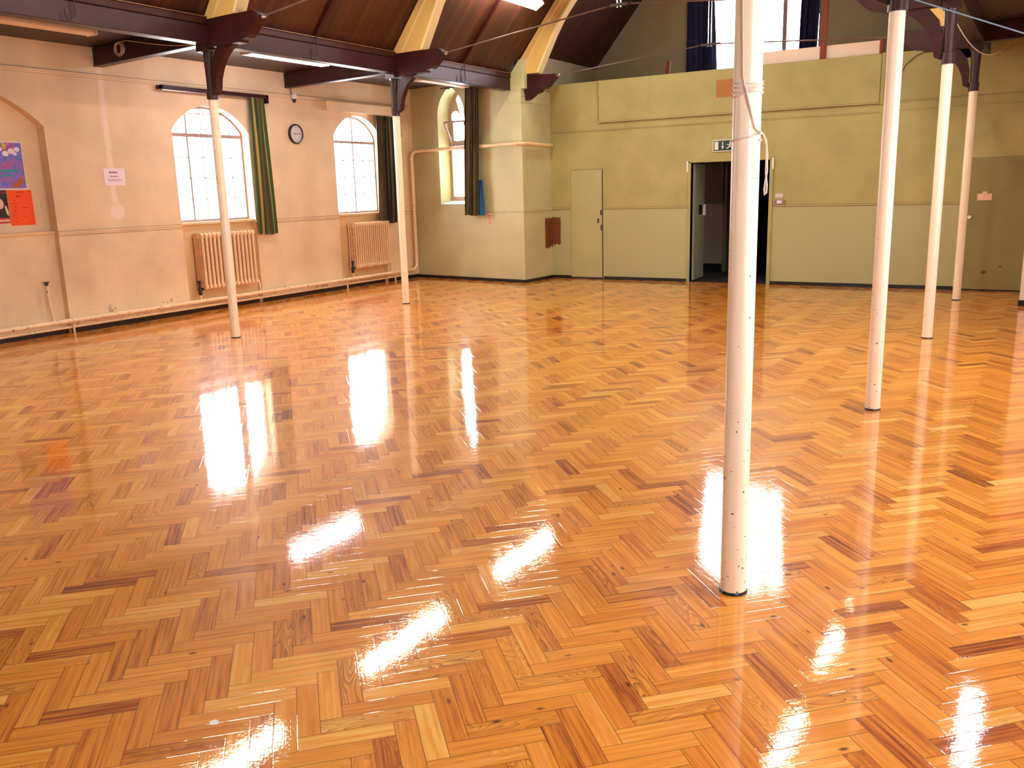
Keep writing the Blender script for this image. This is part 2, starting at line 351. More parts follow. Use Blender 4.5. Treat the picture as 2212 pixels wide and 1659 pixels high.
# ------------------------------------------------------------------ dimensions (metres)
L = -10.331; RX = 1.37; E = 14.18; BACK = -3.6; G = 16.1
XL, XR = -8.0147, -.9548
YL = [3.73, 6.98, 10.214, 13.40]; YR = [3.2304, 6.498, 9.749, 13.005]
ZC = 3.46
A0 = Vector((L, 13.62, 0)); A1 = Vector((-7.735, 13.24, 0)); AU = (A1-A0).normalized(); AN = Vector((AU.y, -AU.x, 0))   # aisle end wall; AN faces the room
def aw(u, z, d=0): return A0 + AU*u + AN*d + Vector((0, 0, z))

def arch(c, hw, z0, zs, rise, n=14, pointed=False):
    """outline from bottom left, up, over, down: list of (a, z)"""
    p = [(c-hw, z0), (c-hw, zs)]
    if pointed:
        rr = (hw*hw+rise*rise)/(2*hw)
        th = math.acos(max(-1, min(1, (rr-hw)/rr)))
        for i in range(1, n+1): a = th*i/n; p.append((c-hw+rr-rr*math.cos(a), zs+rr*math.sin(a)))
        q = [(2*c-a, z) for a, z in p[:-1]]
    else:
        rr = (hw*hw+rise*rise)/(2*rise); th = math.asin(min(1, hw/rr))
        for i in range(1, n+1):
            a = th*(1-i/n); p.append((c-rr*math.sin(a), zs+rise-rr+rr*math.cos(a)))
        q = [(2*c-a, z) for a, z in p[:-1]]
    return p + q[::-1]
def arch_top(pts, a):
    """height of the arch outline at abscissa a"""
    best = 0
    for (x0, z0), (x1, z1) in zip(pts, pts[1:]):
        if abs(x1-x0) > 1e-6 and min(x0, x1)-1e-6 <= a <= max(x0, x1)+1e-6: best = max(best, z0+(z1-z0)*(a-x0)/(x1-x0))
    return best

# ------------------------------------------------------------------ floor
def build_floor():
    Lb, w = .2903, .0700; s2 = math.sqrt(.5)
    U = Vector((s2, -s2, 0)); V = Vector((s2, s2, 0)); O = Vector((-1.600, 2.060, 0))
    vs, fs, uvs, edge, rnd = [], [], [], [], []
    def block(o, a, b):
        c = o + a*Lb/2 + b*w/2
        if not (L-.34 < c.x < RX+.22 and BACK-.2 < c.y < E+.22): return
        i = len(vs); zs = [0 for _ in range(4)]
        t0 = R.gauss(0, .00016); t1 = R.gauss(0, .00006)
        cs = [(0, 0), (1, 0), (1, 1), (0, 1)]
        for k, (p, q) in enumerate(cs):
            P = o + a*Lb*p + b*w*q; vs.append((P.x, P.y, t0*(p-.5) + t1*(q-.5)*.7))
        cr = a.cross(b).z
        idx = [0, 1, 2, 3] if cr > 0 else [0, 3, 2, 1]
        fs.append(tuple(i+k for k in idx))
        ou, ov = R.uniform(0, 50), R.uniform(0, 50)
        for k in idx:
            p, q = cs[k]; uvs.append((ou+p*Lb, ov+q*w)); edge.append((p, q, 0))
        t = min(1, max(0, R.gauss(.47 if a is U else .60, .135))) if R.random() > .05 else R.uniform(.08, .26)  # directional sheen of the grain put into the base tone per block orientation
        rnd.append((t, R.random(), R.random(), 1))
    for col in range(-36, 15):
        for k in range(-90, 150):
            o = O + (U+V)*Lb*col + (V-U)*w*k
            block(o, U, V)
            block(o + U*(Lb-w) + V*w, V, U)
    me = bpy.data.meshes.new('floor'); me.from_pydata(vs, [], fs); me.update()
    ul = me.uv_layers.new(name='UVMap'); ul.data.foreach_set('uv', [c for p in uvs for c in p])
    ea = me.attributes.new('edge', 'FLOAT_VECTOR', 'CORNER'); ea.data.foreach_set('vector', [c for p in edge for c in p])
    ra = me.attributes.new('block', 'FLOAT_COLOR', 'FACE'); ra.data.foreach_set('color', [c for p in rnd for c in p])
    me.materials.append(M['parquet']); o = bpy.data.objects.new('floor', me); COL.objects.link(o); struct(o)
build_floor()
struct(MB().box((L-.5, BACK-.3, -.12), (RX+.4, E+.5, -.006)).build('floor_screed', 'void'))

# ------------------------------------------------------------------ walls
W1 = dict(c=8.92, hw=.68, zs=2.52, rise=.35); W2 = dict(c=12.07, hw=.61, zs=2.55, rise=.355)
WD = .15   # glass depth
def left_wall():
    o1 = arch(W1['c'], W1['hw'], 0, W1['zs'], W1['rise']); o2 = arch(W2['c'], W2['hw'], 0, W2['zs'], W2['rise'])
    rc = arch(5.3, 1.12, 0, 2.49, .45); w0 = arch(1.6, .68, 1.0, 2.52, .35)
    outer = [(BACK, 0)]
    for h in (rc, o1, o2): outer += h
    outer += [(13.66, 0), (13.66, ZC), (BACK, ZC)]
    fn = lambda a, b, t: Vector((L-t, a, b))
    m = MB().prism(outer, fn, 0, .32, holes=[w0]); struct(m.build('wall_left', 'wall_left_f'))
    # recess back (behind the notices) and the aprons under the windows
    m = MB().box((L-.14, 4.1, 1.26), (L-.30, 6.5, 3.1)); m.box((L-.08, 4.1, 0), (L-.30, 6.5, 1.22)); struct(m.build('wall_recess', 'wall_left'))
    struct(MB().box((L-.055, 4.18, 1.22), (L-.30, 6.42, 1.262)).build('trim_1', 'apron', bevel=.008))
    for i, w in enumerate((W1, W2)):
        m = MB().box((L-.09, w['c']-w['hw'], 0), (L-.30, w['c']+w['hw'], 1.235)); struct(m.build('wall_apron_%d' % (i+1), 'apron'))
left_wall()
struct(MB().box((L-.32, BACK-.2, 0), (RX+.3, BACK, 8.2)).build('wall_back', 'white_wall')) if False else None

def make_window(name, w, thick_at, hb, y_bars):
    """arched window in the left wall"""
    base = 1.235
    out = arch(w['c'], w['hw'], base+.035, w['zs'], w['rise'])
    o = thing(name, (L-WD, w['c'], base), None, None, kind='structure')
    f = MB()
    inner = arch(w['c'], w['hw']-.028, base+.068, w['zs'], w['rise']-.024)
    fn = lambda a, b, t: Vector((L-WD-t, a, b))
    f.prism(out, fn, 0, .05, holes=[inner]).build('window_frame', 'bars', o)
    b = MB()
    for k, y in enumerate(y_bars):
        t = .026 if k in thick_at else .012
        b.box((L-WD-.005, y-t/2, base+.06), (L-WD-.035, y+t/2, arch_top(inner, y)))
    for z, t in hb:
        hw = w['hw']-.03
        if z > w['zs']:   # chord of the arch
            rr = (w['hw']**2+w['rise']**2)/(2*w['rise']); hw = math.sqrt(max(0, rr*rr-(z-(w['zs']+w['rise']-rr))**2))-.02
        b.box((L-WD-.003, w['c']-hw, z-t/2), (L-WD-.033, w['c']+hw, z+t/2))
    b.build('glazing_bar', 'bars', o)
    MB().prism(inner, fn, .018, .022).build('glass', 'glass', o)
    s = MB().box((L-WD+.0, w['c']-w['hw']+.001, base), (L-.02, w['c']+w['hw']-.001, base+.035)); s.build('window_sill', 'apron', o, bevel=.006)
    portal((L-WD-.12, w['c'], (base+w['zs']+w['rise'])/2), (1, 0, 0), 2*w['hw'], w['zs']+w['rise']-base)
make_window('window_1', W1, (1, 3), [(2.775, .013), (2.475, .05), (2.17, .011), (1.885, .011), (1.59, .009)], [8.345, 8.605, 8.865, 9.12, 9.375])
make_window('window_2', W2, (2,), [(2.475, .042), (2.17, .012), (1.885, .012), (1.60, .010)], [11.60, 11.85, 12.10, 12.355])
def plain_window(name, loc, nrm, w, h):
    o = thing(name, loc, None, None, kind='structure'); n = Vector(nrm); t = Vector((-n.y, n.x, 0)); c = Vector(loc)
    f = MB()
    for s in (-1, 1): f.bar(c+t*s*(w/2-.03)-Vector((0,0,h/2)), c+t*s*(w/2-.03)+Vector((0,0,h/2)), .06, .06, up=n)
    for s in (-1, 0, 1): f.bar(c-t*(w/2-.03)+Vector((0,0,s*(h/2-.03))), c+t*(w/2-.03)+Vector((0,0,s*(h/2-.03))), .06, .06)
    f.bar(c-Vector((0,0,h/2)), c+Vector((0,0,h/2)), .03, .03, up=n)
    f.build('window_frame', 'bars', o)
    g = MB().bar(c-t*w/2, c+t*w/2, .006, h); g.build('glass', 'glass', o)
    portal(c-n*.1, nrm, w, h)
plain_window('window_3', (L-.15, 1.6, 1.93), (1, 0, 0), 1.30, 1.75)

# right wall and back wall (behind the camera) with their windows
RW = [(1.1, .75, .9, 2.9), (4.5, .75, .9, 2.9), (7.9, .55, .9, 2.9)]
holes = [[(c-h, z0), (c-h, z1), (c+h, z1), (c+h, z0)] for c, h, z0, z1 in RW]
struct(MB().prism([(BACK, 0), (12.65, 0), (12.65, ZC), (BACK, ZC)], lambda a, b, t: Vector((RX+t, a, b)), 0, .25, holes=holes).build('wall_right', 'white_wall'))
for i, (c, h, z0, z1) in enumerate(RW): plain_window('window_%d' % (4+i), (RX+.15, c, (z0+z1)/2), (-1, 0, 0), 2*h, z1-z0)
bh = [[(-5.1, 2.6), (-5.1, 4.2), (-3.9, 4.2), (-3.9, 2.6)]]
struct(MB().prism([(L-.1, 0), (RX+.1, 0), (RX+.1, ZC), (XR, ZC), (-4.48, 7.75), (XL, ZC), (L-.1, ZC)], lambda a, b, t: Vector((a, BACK-t, b)), 0, .25, holes=bh).build('wall_back', 'wall_end'))
plain_window('window_8', (-4.5, BACK-.15, 3.4), (0, 1, 0), 1.2, 1.6)

# aisle end wall with its pointed window
UW = 1.0
def aisle_end():
    front = arch(UW, .33, 1.36, 2.90, .52, pointed=True)
    back = arch(UW, .33, 1.42, 2.90, .52, pointed=True)
    Ln = (A1-A0).length
    m = MB()
    loops = [[(0, 0), (Ln, 0), (Ln, ZC), (0, ZC)], front]
    tri = tessellate_polygon([[Vector((a, b, 0)) for a, b in l] for l in loops]); flat = loops[0]+loops[1]
    m.add([aw(a, b) for a, b in flat], [tuple(t) for t in tri])
    struct(m.build('wall_end_aisle', 'wall_aisle', recalc=False))
    m = MB(); m.loft([[aw(a, b) for a, b in front], [aw(a, b, -.30) for a, b in back]]); 
    o = thing('window_9', aw(UW, 1.36, -.3), None, None, kind='structure')
    m.build('reveal', 'wall_aisle', o, smooth=False)
    # stone tracery: one light below, a cusped head above
    head = []
    circ = [((-.15, 2.92), .11), ((.15, 2.92), .11), ((0, 3.19), .13)]
    c0 = (0, 2.88)
    for i in range(72):
        a = 2*PI*i/72; d = (math.cos(a), math.sin(a)); best = .03
        t = 0
        while t < .6:
            p = (c0[0]+d[0]*t, c0[1]+d[1]*t)
            ins = any((p[0]-c[0])**2+(p[1]-c[1])**2 < r*r for c, r in circ) or (abs(p[0]) < .22 and 2.50 < p[1] < 2.86)
            if ins: best = t
            t += .004
        head.append((UW+c0[0]+d[0]*best, c0[1]+d[1]*best))
    low = [(UW-.27, 1.50), (UW-.27, 2.42), (UW+.27, 2.42), (UW+.27, 1.50)]
    m = MB().prism(back, lambda a, b, t: aw(a, b, -.29-t), 0, .07, holes=[head, low]); m.build('tracery', 'stone', o)
    g = MB().prism([(UW-.29, 1.46), (UW+.29, 1.46), (UW+.29, 2.9), (UW+.12, 3.36), (UW-.12, 3.36), (UW-.29, 2.9)], lambda a, b, t: aw(a, b, -.33-t), 0, .004); g.build('glass', 'glass', o)
    # open hopper light, leaning into the room
    hp = MB()
    def q(a, t, d=0): return aw(UW+a, 2.42+t*.40, -.28+t*.20+d)
    for a, b_ in ((( -.24, 0), (-.24, 1)), ((.24, 0), (.24, 1)), ((-.24, 1), (.24, 1)), ((-.24, 0), (.24, 0))): hp.bar(q(*a), q(*b_), .028, .028)
    h = hp.build('hopper_frame', 'bars', o)
    g = MB(); g.add([q(-.24, 0), q(.24, 0), q(.24, 1), q(-.24, 1)], [(0, 1, 2, 3)]); g.build('pane', 'glass', h, recalc=False)
    s = MB().add([aw(UW-.328, 1.368, .004), aw(UW+.328, 1.368, .004), aw(UW+.328, 1.425, -.29), aw(UW-.328, 1.425, -.29)], [(0, 1, 2, 3)]); s.build('window_sill', 'plastic', o, recalc=False)
    portal(aw(UW, 2.35, -.42), AN, .6, 1.8)
aisle_end()
# return of the aisle wall towards the stage partition, with its corbel block and the picture-rail lines
PX1 = -7.69
m = MB().prism([(A1.x, A1.y), (PX1, 14.33), (-8.02, 14.33), (-8.02, 13.30)], lambda a, b, t: Vector((a, b, t)), 0, 3.24); struct(m.build('wall_return', 'wall_aisle'))
m = MB().prism([(-8.02, 3.24), (-7.66, 3.24), (-7.66, 3.70), (-7.76, 3.70), (-7.90, 3.52), (-8.02, 3.44)], lambda a, b, t: Vector((a, t, b)), 13.235, 13.56); struct(m.build('wall_return_head', 'wall_aisle'))
m = MB().box((-7.72, 13.56, 3.24), (-7.92, G, 3.86)); m.box((-1.30, E, 3.2), (-1.10, G, 3.86)); struct(m.build('wall_clerestory', 'gable'))
m = MB()
def strip(p, q, h, t, m): m.bar(p, q, t, h)
fx = .008
for z, h in ((3.03, .014), (3.135, .012)): m.bar((A1.x+.004, A1.y, z), (PX1+.004, 14.17, z), .014, h)
m.bar(aw(2.34, 3.03, .004), aw(2.62, 3.03, .004), .012, .012); m.bar(aw(2.34, 3.2, .004), aw(2.62, 3.2, .004), .012, .012); m.bar(aw(2.34, 3.03, .004), aw(2.34, 3.2, .004), .012, .012)
m.bar((A1.x+.004, A1.y, 1.237), (PX1+.004, 14.17, 1.237), .012, .022)
m.bar(aw(0, 1.237, .004), aw(.62, 1.237, .004), .012, .022); m.bar(aw(1.38, 1.237, .004), aw(2.62, 1.237, .004), .012, .022)
struct(m.build('trim_2', 'wall_aisle'))

def two_tone(upper, lower, z):
    m = upper.copy(); m.name = 'olive_wall_over_paler_dado'; N = m.node_tree.nodes; K = m.node_tree.links; b = N['Principled BSDF']
    src = b.inputs['Base Color'].links[0].from_socket; low = lower.node_tree.nodes['Principled BSDF'].inputs['Base Color'].default_value
    g = N.new('ShaderNodeNewGeometry'); s = N.new('ShaderNodeSeparateXYZ'); K.new(g.outputs['Position'], s.inputs[0])
    lt = N.new('ShaderNodeMath'); lt.operation = 'LESS_THAN'; lt.inputs[1].default_value = z; K.new(s.outputs['Z'], lt.inputs[0])
    mi = N.new('ShaderNodeMix'); mi.data_type = 'RGBA'; K.new(lt.outputs[0], mi.inputs['Factor']); K.new(src, mi.inputs['A']); mi.inputs['B'].default_value = tuple(low)
    K.new(mi.outputs['Result'], b.inputs['Base Color']); return m
# stage-end partition: doorway, small flush door, far double door
DO = (-5.085, -3.80, 1.945)
def partition():
    hole = [(DO[0], .0), (DO[0], DO[2]), (DO[1], DO[2]), (DO[1], .0)]
    outer = [(-7.76, 0), hole[0], hole[1], hole[2], hole[3], (-.22, 0), (-.22, 3.36), (-7.76, 3.36)]
    W_ = MB().prism([p for p in outer[:-2]]+[(-.22, 3.36), (-7.76, 3.36)], lambda a, b, t: Vector((a, E+t, b)), 0, .10).build('wall_end', 'wall_end'); struct(W_)
    W_.data.materials[0] = two_tone(M['wall_end'], M['wall_end_low'], 1.237)
    m = MB().box((-6.74, E-.035, 2.69), (-2.25, E, 3.36)); struct(m.build('wall_end_upper', 'wall_end', bevel=.006))
    m = MB(); 
    m.box((-6.74, E-.05, 2.672), (-2.24, E, 2.69)); m.box((-7.69, E-.014, 2.545), (-2.24, E, 2.557)); m.box((-2.20, E-.014, 2.68), (-.22, E, 2.692)); m.box((-2.20, E-.012, 2.56), (-.22, E, 2.568))
    for a, b in ((-7.69, -7.345), (-6.655, -5.14), (-3.72, -1.02)): m.box((a, E-.012, 1.226), (b, E, 1.248))
    m.box((-2.245, E-.022, 2.66), (-2.20, E, 3.37))
    struct(m.build('trim_3', 'wall_end'))
    m = MB()
    for a, b in ((-7.70, -7.31), (-6.66, -5.13), (-3.74, -1.02)): m.box((a, E-.014, 0), (b, E, .052))
    struct(m.build('baseboard_end', 'skirt'))
    m = MB(); m.bar((A1.x+.008, A1.y, .026), (PX1+.008, 14.17, .026), .014, .052); m.bar(aw(0, .026, .007), aw(2.63, .026, .007), .014, .052); struct(m.build('baseboard_aisle', 'skirt'))
    m = MB()
    for a, b, d in ((BACK, 4.18, 0), (4.18, 6.42, -.08), (6.42, 8.24, 0), (8.24, 9.6, -.09), (9.6, 11.46, 0), (11.46, 12.68, -.09), (12.68, 13.6, 0)): m.box((L+d, a, 0), (L+d+.014, b, .062))
    struct(m.build('baseboard_left', 'skirt'))
    # architrave of the doorway
    m = MB()
    m.box((DO[0]-.055, E-.02, 0), (DO[0], E+.10, DO[2]+.02)); m.box((DO[1], E-.02, 0), (DO[1]+.055, E+.10, DO[2]+.02)); m.box((DO[0]-.055, E-.02, DO[2]), (DO[1]+.055, E+.10, DO[2]+.05))
    struct(m.build('trim_4', 'wall_end', bevel=.004))
    m = MB()
    for x in (DO[0]-.075, DO[1]+.035): m.box((x, E-.024, 1.80), (x+.028, E-.019, 1.975))
    tag(m.build('bare_white_patch', 'plastic'), None, None, kind='structure').name = 'trim_5'
partition()
# the open door leaf, folded back into the corridor
o = thing('door_1', (DO[0]+.01, E+.11, 0), None, None, kind='structure')
d0 = Vector((-5.075, 14.29, .01)); d1 = Vector((-5.125, 14.93, .01))
MB().prism([(0, .01), (.64, .01), (.64, 1.92), (0, 1.92)], lambda a, b, t: d0+(d1-d0).normalized()*a+Vector((t, 0, b)), -.02, .02).build('door_leaf', 'leaf', o, bevel=.003)
MB().box((-5.072, 14.55, 1.10), (-5.060, 14.68, 1.26)).build('lock_plate', 'black', o)
MB().box((-5.078, 14.78, 1.08), (-5.045, 14.83, 1.26)).build('pull_handle', 'plastic', o)
# small flush door in the partition
o = thing('door_2', (-6.99, E, 0), None, None, kind='structure')
MB().box((-7.30, E-.006, .03), (-6.695, E+.01, 1.90)).build('door_leaf', 'door', o)
m = MB(); m.box((-6.695, E-.003, .0), (-6.678, E+.004, 1.905)); m.box((-7.30, E-.003, 1.90), (-6.678, E+.004, 1.906)); m.box((-7.305, E-.003, 0), (-7.30, E+.004, 1.9)); m.box((-7.30, E-.004, .0), (-6.68, E+.004, .03))
m.build('door_gap', 'black', o)
MB().box((-6.78, E-.016, .985), (-6.755, E-.006, 1.06)).build('latch', 'iron', o)
m = MB()
for z in (.86, 1.12): m.box((-6.72, E-.018, z), (-6.70, E-.006, z+.09))
m.build('hasp', 'iron', o)
# far right double door
o = thing('door_3', (-.62, E, 0), None, None, kind='structure')
MB().box((-1.0, E-.010, .02), (-.235, E, 1.86)).build('door_leaf', 'enddoor', o, bevel=.003)
m = MB(); m.box((-1.01, E-.004, 0), (-1.0, E, 1.87)); m.box((-1.01, E-.004, 0), (-.235, E, .018)); m.build('door_gap', 'black', o)
MB().lathe([(.008, 0), (.010, -.03), (.024, -.04), (.026, -.055), (.014, -.065)], (-.955, E-.01, 1.04), 16, 'y').build('door_knob', 'plastic', o, smooth=True)
m = MB().box((-.88, E-.014, 1.27), (-.70, E-.010, 1.36)); m.box((-.82, E-.014, 1.36), (-.76, E-.010, 1.39)); m.build('label', 'pinkpaper', o)
m = MB()
for k in range(2):
    c = (-.72, .265) if k == 0 else (-.52, .35); rr = .04 if k == 0 else .022
    m.prism([(c[0]+rr*math.cos(a*.7)*(1+.3*math.sin(3*a)), c[1]+rr*.6*math.sin(a*.7)) for a in range(9)], lambda a, b, t: Vector((a, E-.010-t, b)), 0, .001)
m.build('worn_patch', 'brownpatch', o)

# corridor behind the doorway
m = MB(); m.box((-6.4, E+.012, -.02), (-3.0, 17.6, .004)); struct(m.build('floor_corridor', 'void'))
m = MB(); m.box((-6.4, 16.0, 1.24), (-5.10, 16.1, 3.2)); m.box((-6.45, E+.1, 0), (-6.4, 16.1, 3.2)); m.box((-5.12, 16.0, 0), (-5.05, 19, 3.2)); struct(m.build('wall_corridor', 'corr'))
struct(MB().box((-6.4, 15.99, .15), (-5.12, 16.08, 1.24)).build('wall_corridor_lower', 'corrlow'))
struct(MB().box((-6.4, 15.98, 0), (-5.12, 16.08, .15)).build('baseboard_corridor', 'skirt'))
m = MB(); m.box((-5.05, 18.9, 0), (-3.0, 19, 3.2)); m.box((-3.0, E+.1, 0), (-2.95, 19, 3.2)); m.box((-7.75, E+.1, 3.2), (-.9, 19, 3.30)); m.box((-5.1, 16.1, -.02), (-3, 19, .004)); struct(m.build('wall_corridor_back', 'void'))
# gable wall over the partition with its tall window
GW = (-5.66, -3.54, 3.45, 6.45)
def gable():
    hole = [(GW[0], GW[2]), (GW[0], 5.95), (-5.1, 6.30), (-4.60, 6.42), (-4.05, 6.30), (GW[1], 5.95), (GW[1], GW[2])]
    outer = [(-7.9, 3.2), (-1.1, 3.2), (-1.0, 3.5), (-4.48, 7.7), (-7.99, 3.5)]
    struct(MB().prism(outer, lambda a, b, t: Vector((a, G+t, b)), 0, .25, holes=[hole]).build('wall_gable', 'gable'))
    o = thing('window_10', (-4.53, G+.12, GW[2]), None, None, kind='structure')
    m = MB()
    for x in (-4.85, -4.17): m.box((x-.035, G+.08, GW[2]), (x+.035, G+.16, 6.3))
    for x in (GW[0]+.03, GW[1]-.03): m.box((x-.03, G+.08, GW[2]), (x+.03, G+.16, 5.78))
    m.box((GW[0], G+.08, GW[2]), (GW[1], G+.16, GW[2]+.05)); m.box((GW[0], G+.09, 5.0), (GW[1], G+.15, 5.04))
    m.build('window_frame', 'bars', o)
    MB().prism(hole, lambda a, b, t: Vector((a, G+.12+t, b)), 0, .005).build('glass', 'glass', o)
    portal((-4.53, G+.3, 4.95), (0, -1, 0), 1.95, 3.0)
gable()
# right-hand pier whose pale face closes the picture, and the walls round it
m = MB().box((-.22, 12.65, 0), (RX+.2, 12.75, ZC)); m.box((-.22, 12.75, 0), (-.12, E+.1, ZC)); struct(m.build('wall_pier', 'white_wall'))
m = MB().box((-.232, 12.636, 0), (RX, 12.65, .07)); struct(m.build('baseboard_pier', 'skirt'))
struct(MB().box((-1.30, E, 3.36), (-.22, E+.1, 3.70)).build('wall_end_infill', 'wall_end'))

# aisle ceilings
def ceiling(name, x0, x1, y1):
    me = bpy.data.meshes.new(name)
    me.from_pydata([(x0, BACK, ZC), (x1, BACK, ZC), (x1, y1, ZC), (x0, y1, ZC), (x0, BACK, ZC+.06), (x1, BACK, ZC+.06), (x1, y1, ZC+.06), (x0, y1, ZC+.06)], [], [(0, 3, 2, 1), (4, 5, 6, 7), (0,1,5,4), (1,2,6,5), (2,3,7,6), (3,0,4,7)])
    ul = me.uv_layers.new(name='UVMap')
    for l in me.loops: v = me.vertices[l.vertex_index].co; ul.data[l.index].uv = (v.y, v.x)
    me.materials.append(M['ceil']); o = bpy.data.objects.new(name, me); COL.objects.link(o); struct(o)
ceiling('ceiling_left_aisle', L-.32, XL, 13.7); ceiling('ceiling_right_aisle', XR, RX+.25, E+.1)
# nave roof slopes
SL = 1.174; ZE = 3.475; XM = (XL+XR)/2; ZR = ZE+(XM-XL)*SL
def slope(name, xa, xb):
    me = bpy.data.meshes.new(name); t = .07
    P = [(xa, BACK, ZE), (XM, BACK, ZR), (XM, G+.1, ZR), (xa, G+.1, ZE)]; Q = [(x, y, z+t) for x, y, z in P]
    fs = [(0, 1, 2, 3), (7, 6, 5, 4), (0,4,5,1), (1,5,6,2), (2,6,7,3), (3,7,4,0)]
    me.from_pydata(P+Q, [], fs if xa > XM else [f[::-1] for f in fs]); ul = me.uv_layers.new(name='UVMap')
    for l in me.loops: v = me.vertices[l.vertex_index].co; ul.data[l.index].uv = (v.y, v.z*1.3)
    me.materials.append(M['boards']); o = bpy.data.objects.new(name, me); COL.objects.link(o); struct(o)
slope('ceiling_nave_left', XL, 0); slope('ceiling_nave_right', XR, 0)

# ------------------------------------------------------------------ roof timbers
def arcade(x, s, y1, label):
    o = thing('arcade_beam', (x, 8, 3.19), label, 'beam', None, 'thing')
    MB().box((x-.08, BACK, 3.225), (x+.08, y1, 3.42)).build('beam', 'plum', o, bevel=.006)
    m = MB().box((x-.085*s, BACK, 3.42), (x+.095*s, y1, 3.492)); m.build('top_rail', 'darkwood', o, bevel=.005)
    m = MB().bar((x+.098*s, BACK, 3.496), (x+.098*s, y1, 3.496), .02, .008); m.build('bead', 'bead', o)
arcade(XL, 1, 13.24, 'long dark beam carried on the left-hand row of columns')
arcade(XR, -1, E, 'long dark beam carried on the right-hand row of columns')

def mid(a, y): return y
def truss(i, label):
    yl, yr = YL[i], YR[i]
    xl, xr = XL, XR
    def yy(x): return yl+(yr-yl)*(x-xl)/(xr-xl)
    o = thing('roof_truss', (XM, yy(XM), 3.4), label, 'roof truss', 'painted arch trusses across the hall', 'thing')
    outer = [(-7.985, 3.475), (-7.74, 3.775), (-7.48, 4.085), (-7.05, 4.59), (-6.6, 5.11), (-6.0, 5.82), (-5.3, 6.64), (-4.85, 7.16), (XM, 7.54)]
    inner = [(-7.43, 3.475), (-7.27, 3.76), (-7.12, 4.03), (-6.95, 4.29), (-6.68, 4.60), (-6.30, 4.98), (-5.75, 5.42), (-5.05, 5.78), (XM, 5.88)]
    for s in (0, 1):
        fx_ = (lambda a: a) if s == 0 else (lambda a: 2*XM-a)
        poly = [(fx_(a), b) for a, b in outer+inner[::-1]]
        h = .055
        rib = MB().prism(poly, lambda a, b, t: Vector((a, yy(a)+t, b)), -h, h).build('arch_rib', 'rib', o)
        # moulded soffit strip and the bead along the rib face
        st = MB()
        for (a, b), (c, d) in zip(inner, inner[1:]):
            p, q = Vector((fx_(a), yy(fx_(a)), b-.004)), Vector((fx_(c), yy(fx_(c)), d-.004)); st.bar(p, q, 2*h+.03, .02, up=(0, 1, 0)) if False else st.add(
                [p+Vector((0, -h-.02, 0)), p+Vector((0, h+.02, 0)), q+Vector((0, h+.02, 0)), q+Vector((0, -h-.02, 0)),
                 p+Vector((-.03*(1-2*s), -h-.02, .02)), p+Vector((-.03*(1-2*s), h+.02, .02)), q+Vector((-.03*(1-2*s), h+.02, .02)), q+Vector((-.03*(1-2*s), -h-.02, .02))],
                [(0,1,2,3), (7,6,5,4), (0,3,7,4), (1,5,6,2), (0,4,5,1), (3,2,6,7)])
        st.build('soffit', 'ribedge', rib)
        bd = MB(); mids = [((a*.68+c*.32), (b*.68+d*.32)) for (a, b), (c, d) in zip(outer, inner)]
        for (a, b), (c, d) in zip(mids, mids[1:]):
            for sg in (-1, 1): bd.bar((fx_(a), yy(fx_(a))+sg*(h+.003), b), (fx_(c), yy(fx_(c))+sg*(h+.003), d), .016, .014, up=(0, 1, 0))
        bd.build('bead', 'ribedge', rib)
        # bracket arm with moulded end
        x0 = -7.93 if i < 3 or s == 1 else -7.70
        low_end = [(-7.39, 3.205), (-7.41, 3.185), (x0, 3.185)]
        arm = [(x0, 3.47), (-7.17, 3.47 if i < 3 or s else 3.43), (-7.10, 3.43), (-7.095, 3.385), (-7.17, 3.32), (-7.24, 3.25), (-7.30, 3.22)]
        arm += low_end if x0 < -7.8 else [(-7.39, 3.205), (-7.41, 3.165), (-7.51, 3.14), (-7.63, 3.07), (-7.69, 3.05)]
        MB().prism([(fx_(a), b) for a, b in arm], lambda a, b, t: Vector((a, yy(a)+t, b)), -.06, .06).build('bracket_arm', 'darkwood', o, bevel=.004)
        MB().lathe([(.022, 0), (.026, .02), (.020, .045), (.008, .05)], (fx_(-7.10), yy(fx_(-7.10)), 3.405), 12, 'x').build('end_nut', 'steel', o, smooth=True)
        if not (i == 3 and s == 0):
            br = [(-7.95, 2.70), (-7.89, 2.73), (-7.86, 2.87), (-7.81, 2.97), (-7.74, 3.06), (-7.64, 3.14), (-7.47, 3.21), (-7.62, 3.26), (-7.80, 3.20), (-7.91, 3.07), (-7.95, 2.92)]
            MB().prism([(fx_(a), b) for a, b in br], lambda a, b, t: Vector((a, yy(a)+t, b)), -.045, .045).build('curved_brace', 'darkwood', o, bevel=.004)
    zc = 3.66 if i < 3 else 3.60
    r = MB()
    a, b, c = (-7.07, yy(-7.07), 3.405), (XM-.1, yy(XM), zc), (2*XM+7.07, yy(2*XM+7.07), 3.405)
    r.tube([a, b], .0095, 8); r.tube([(XM+.1, yy(XM), zc), c], .0095, 8); r.build('tie_rod', 'rod', o, smooth=True)
    m = MB().bar((XM-.11, yy(XM), zc), (XM+.11, yy(XM), zc), .035, .03); m.tube([(XM-.16, yy(XM), zc), (XM-.12, yy(XM), zc)], .016, 10); m.tube([(XM+.12, yy(XM), zc), (XM+.16, yy(XM), zc)], .016, 10)
    m.build('coupling', 'iron', o, smooth=False)
    m = MB()
    for dx in (-.022, .022): m.tube([(XM+dx, yy(XM), zc-.03), (XM+dx, yy(XM), 5.88)], .006, 6)
    m.build('hanger_rod', 'steel', o, smooth=True)
for i, t in enumerate(('painted arch truss resting on the nearest right-hand column', 'painted arch truss on the left column in front of the first window',
                       'painted arch truss on the left column beside the second window', 'painted arch truss springing from the corner wall nearest the green partition')): truss(i, t)

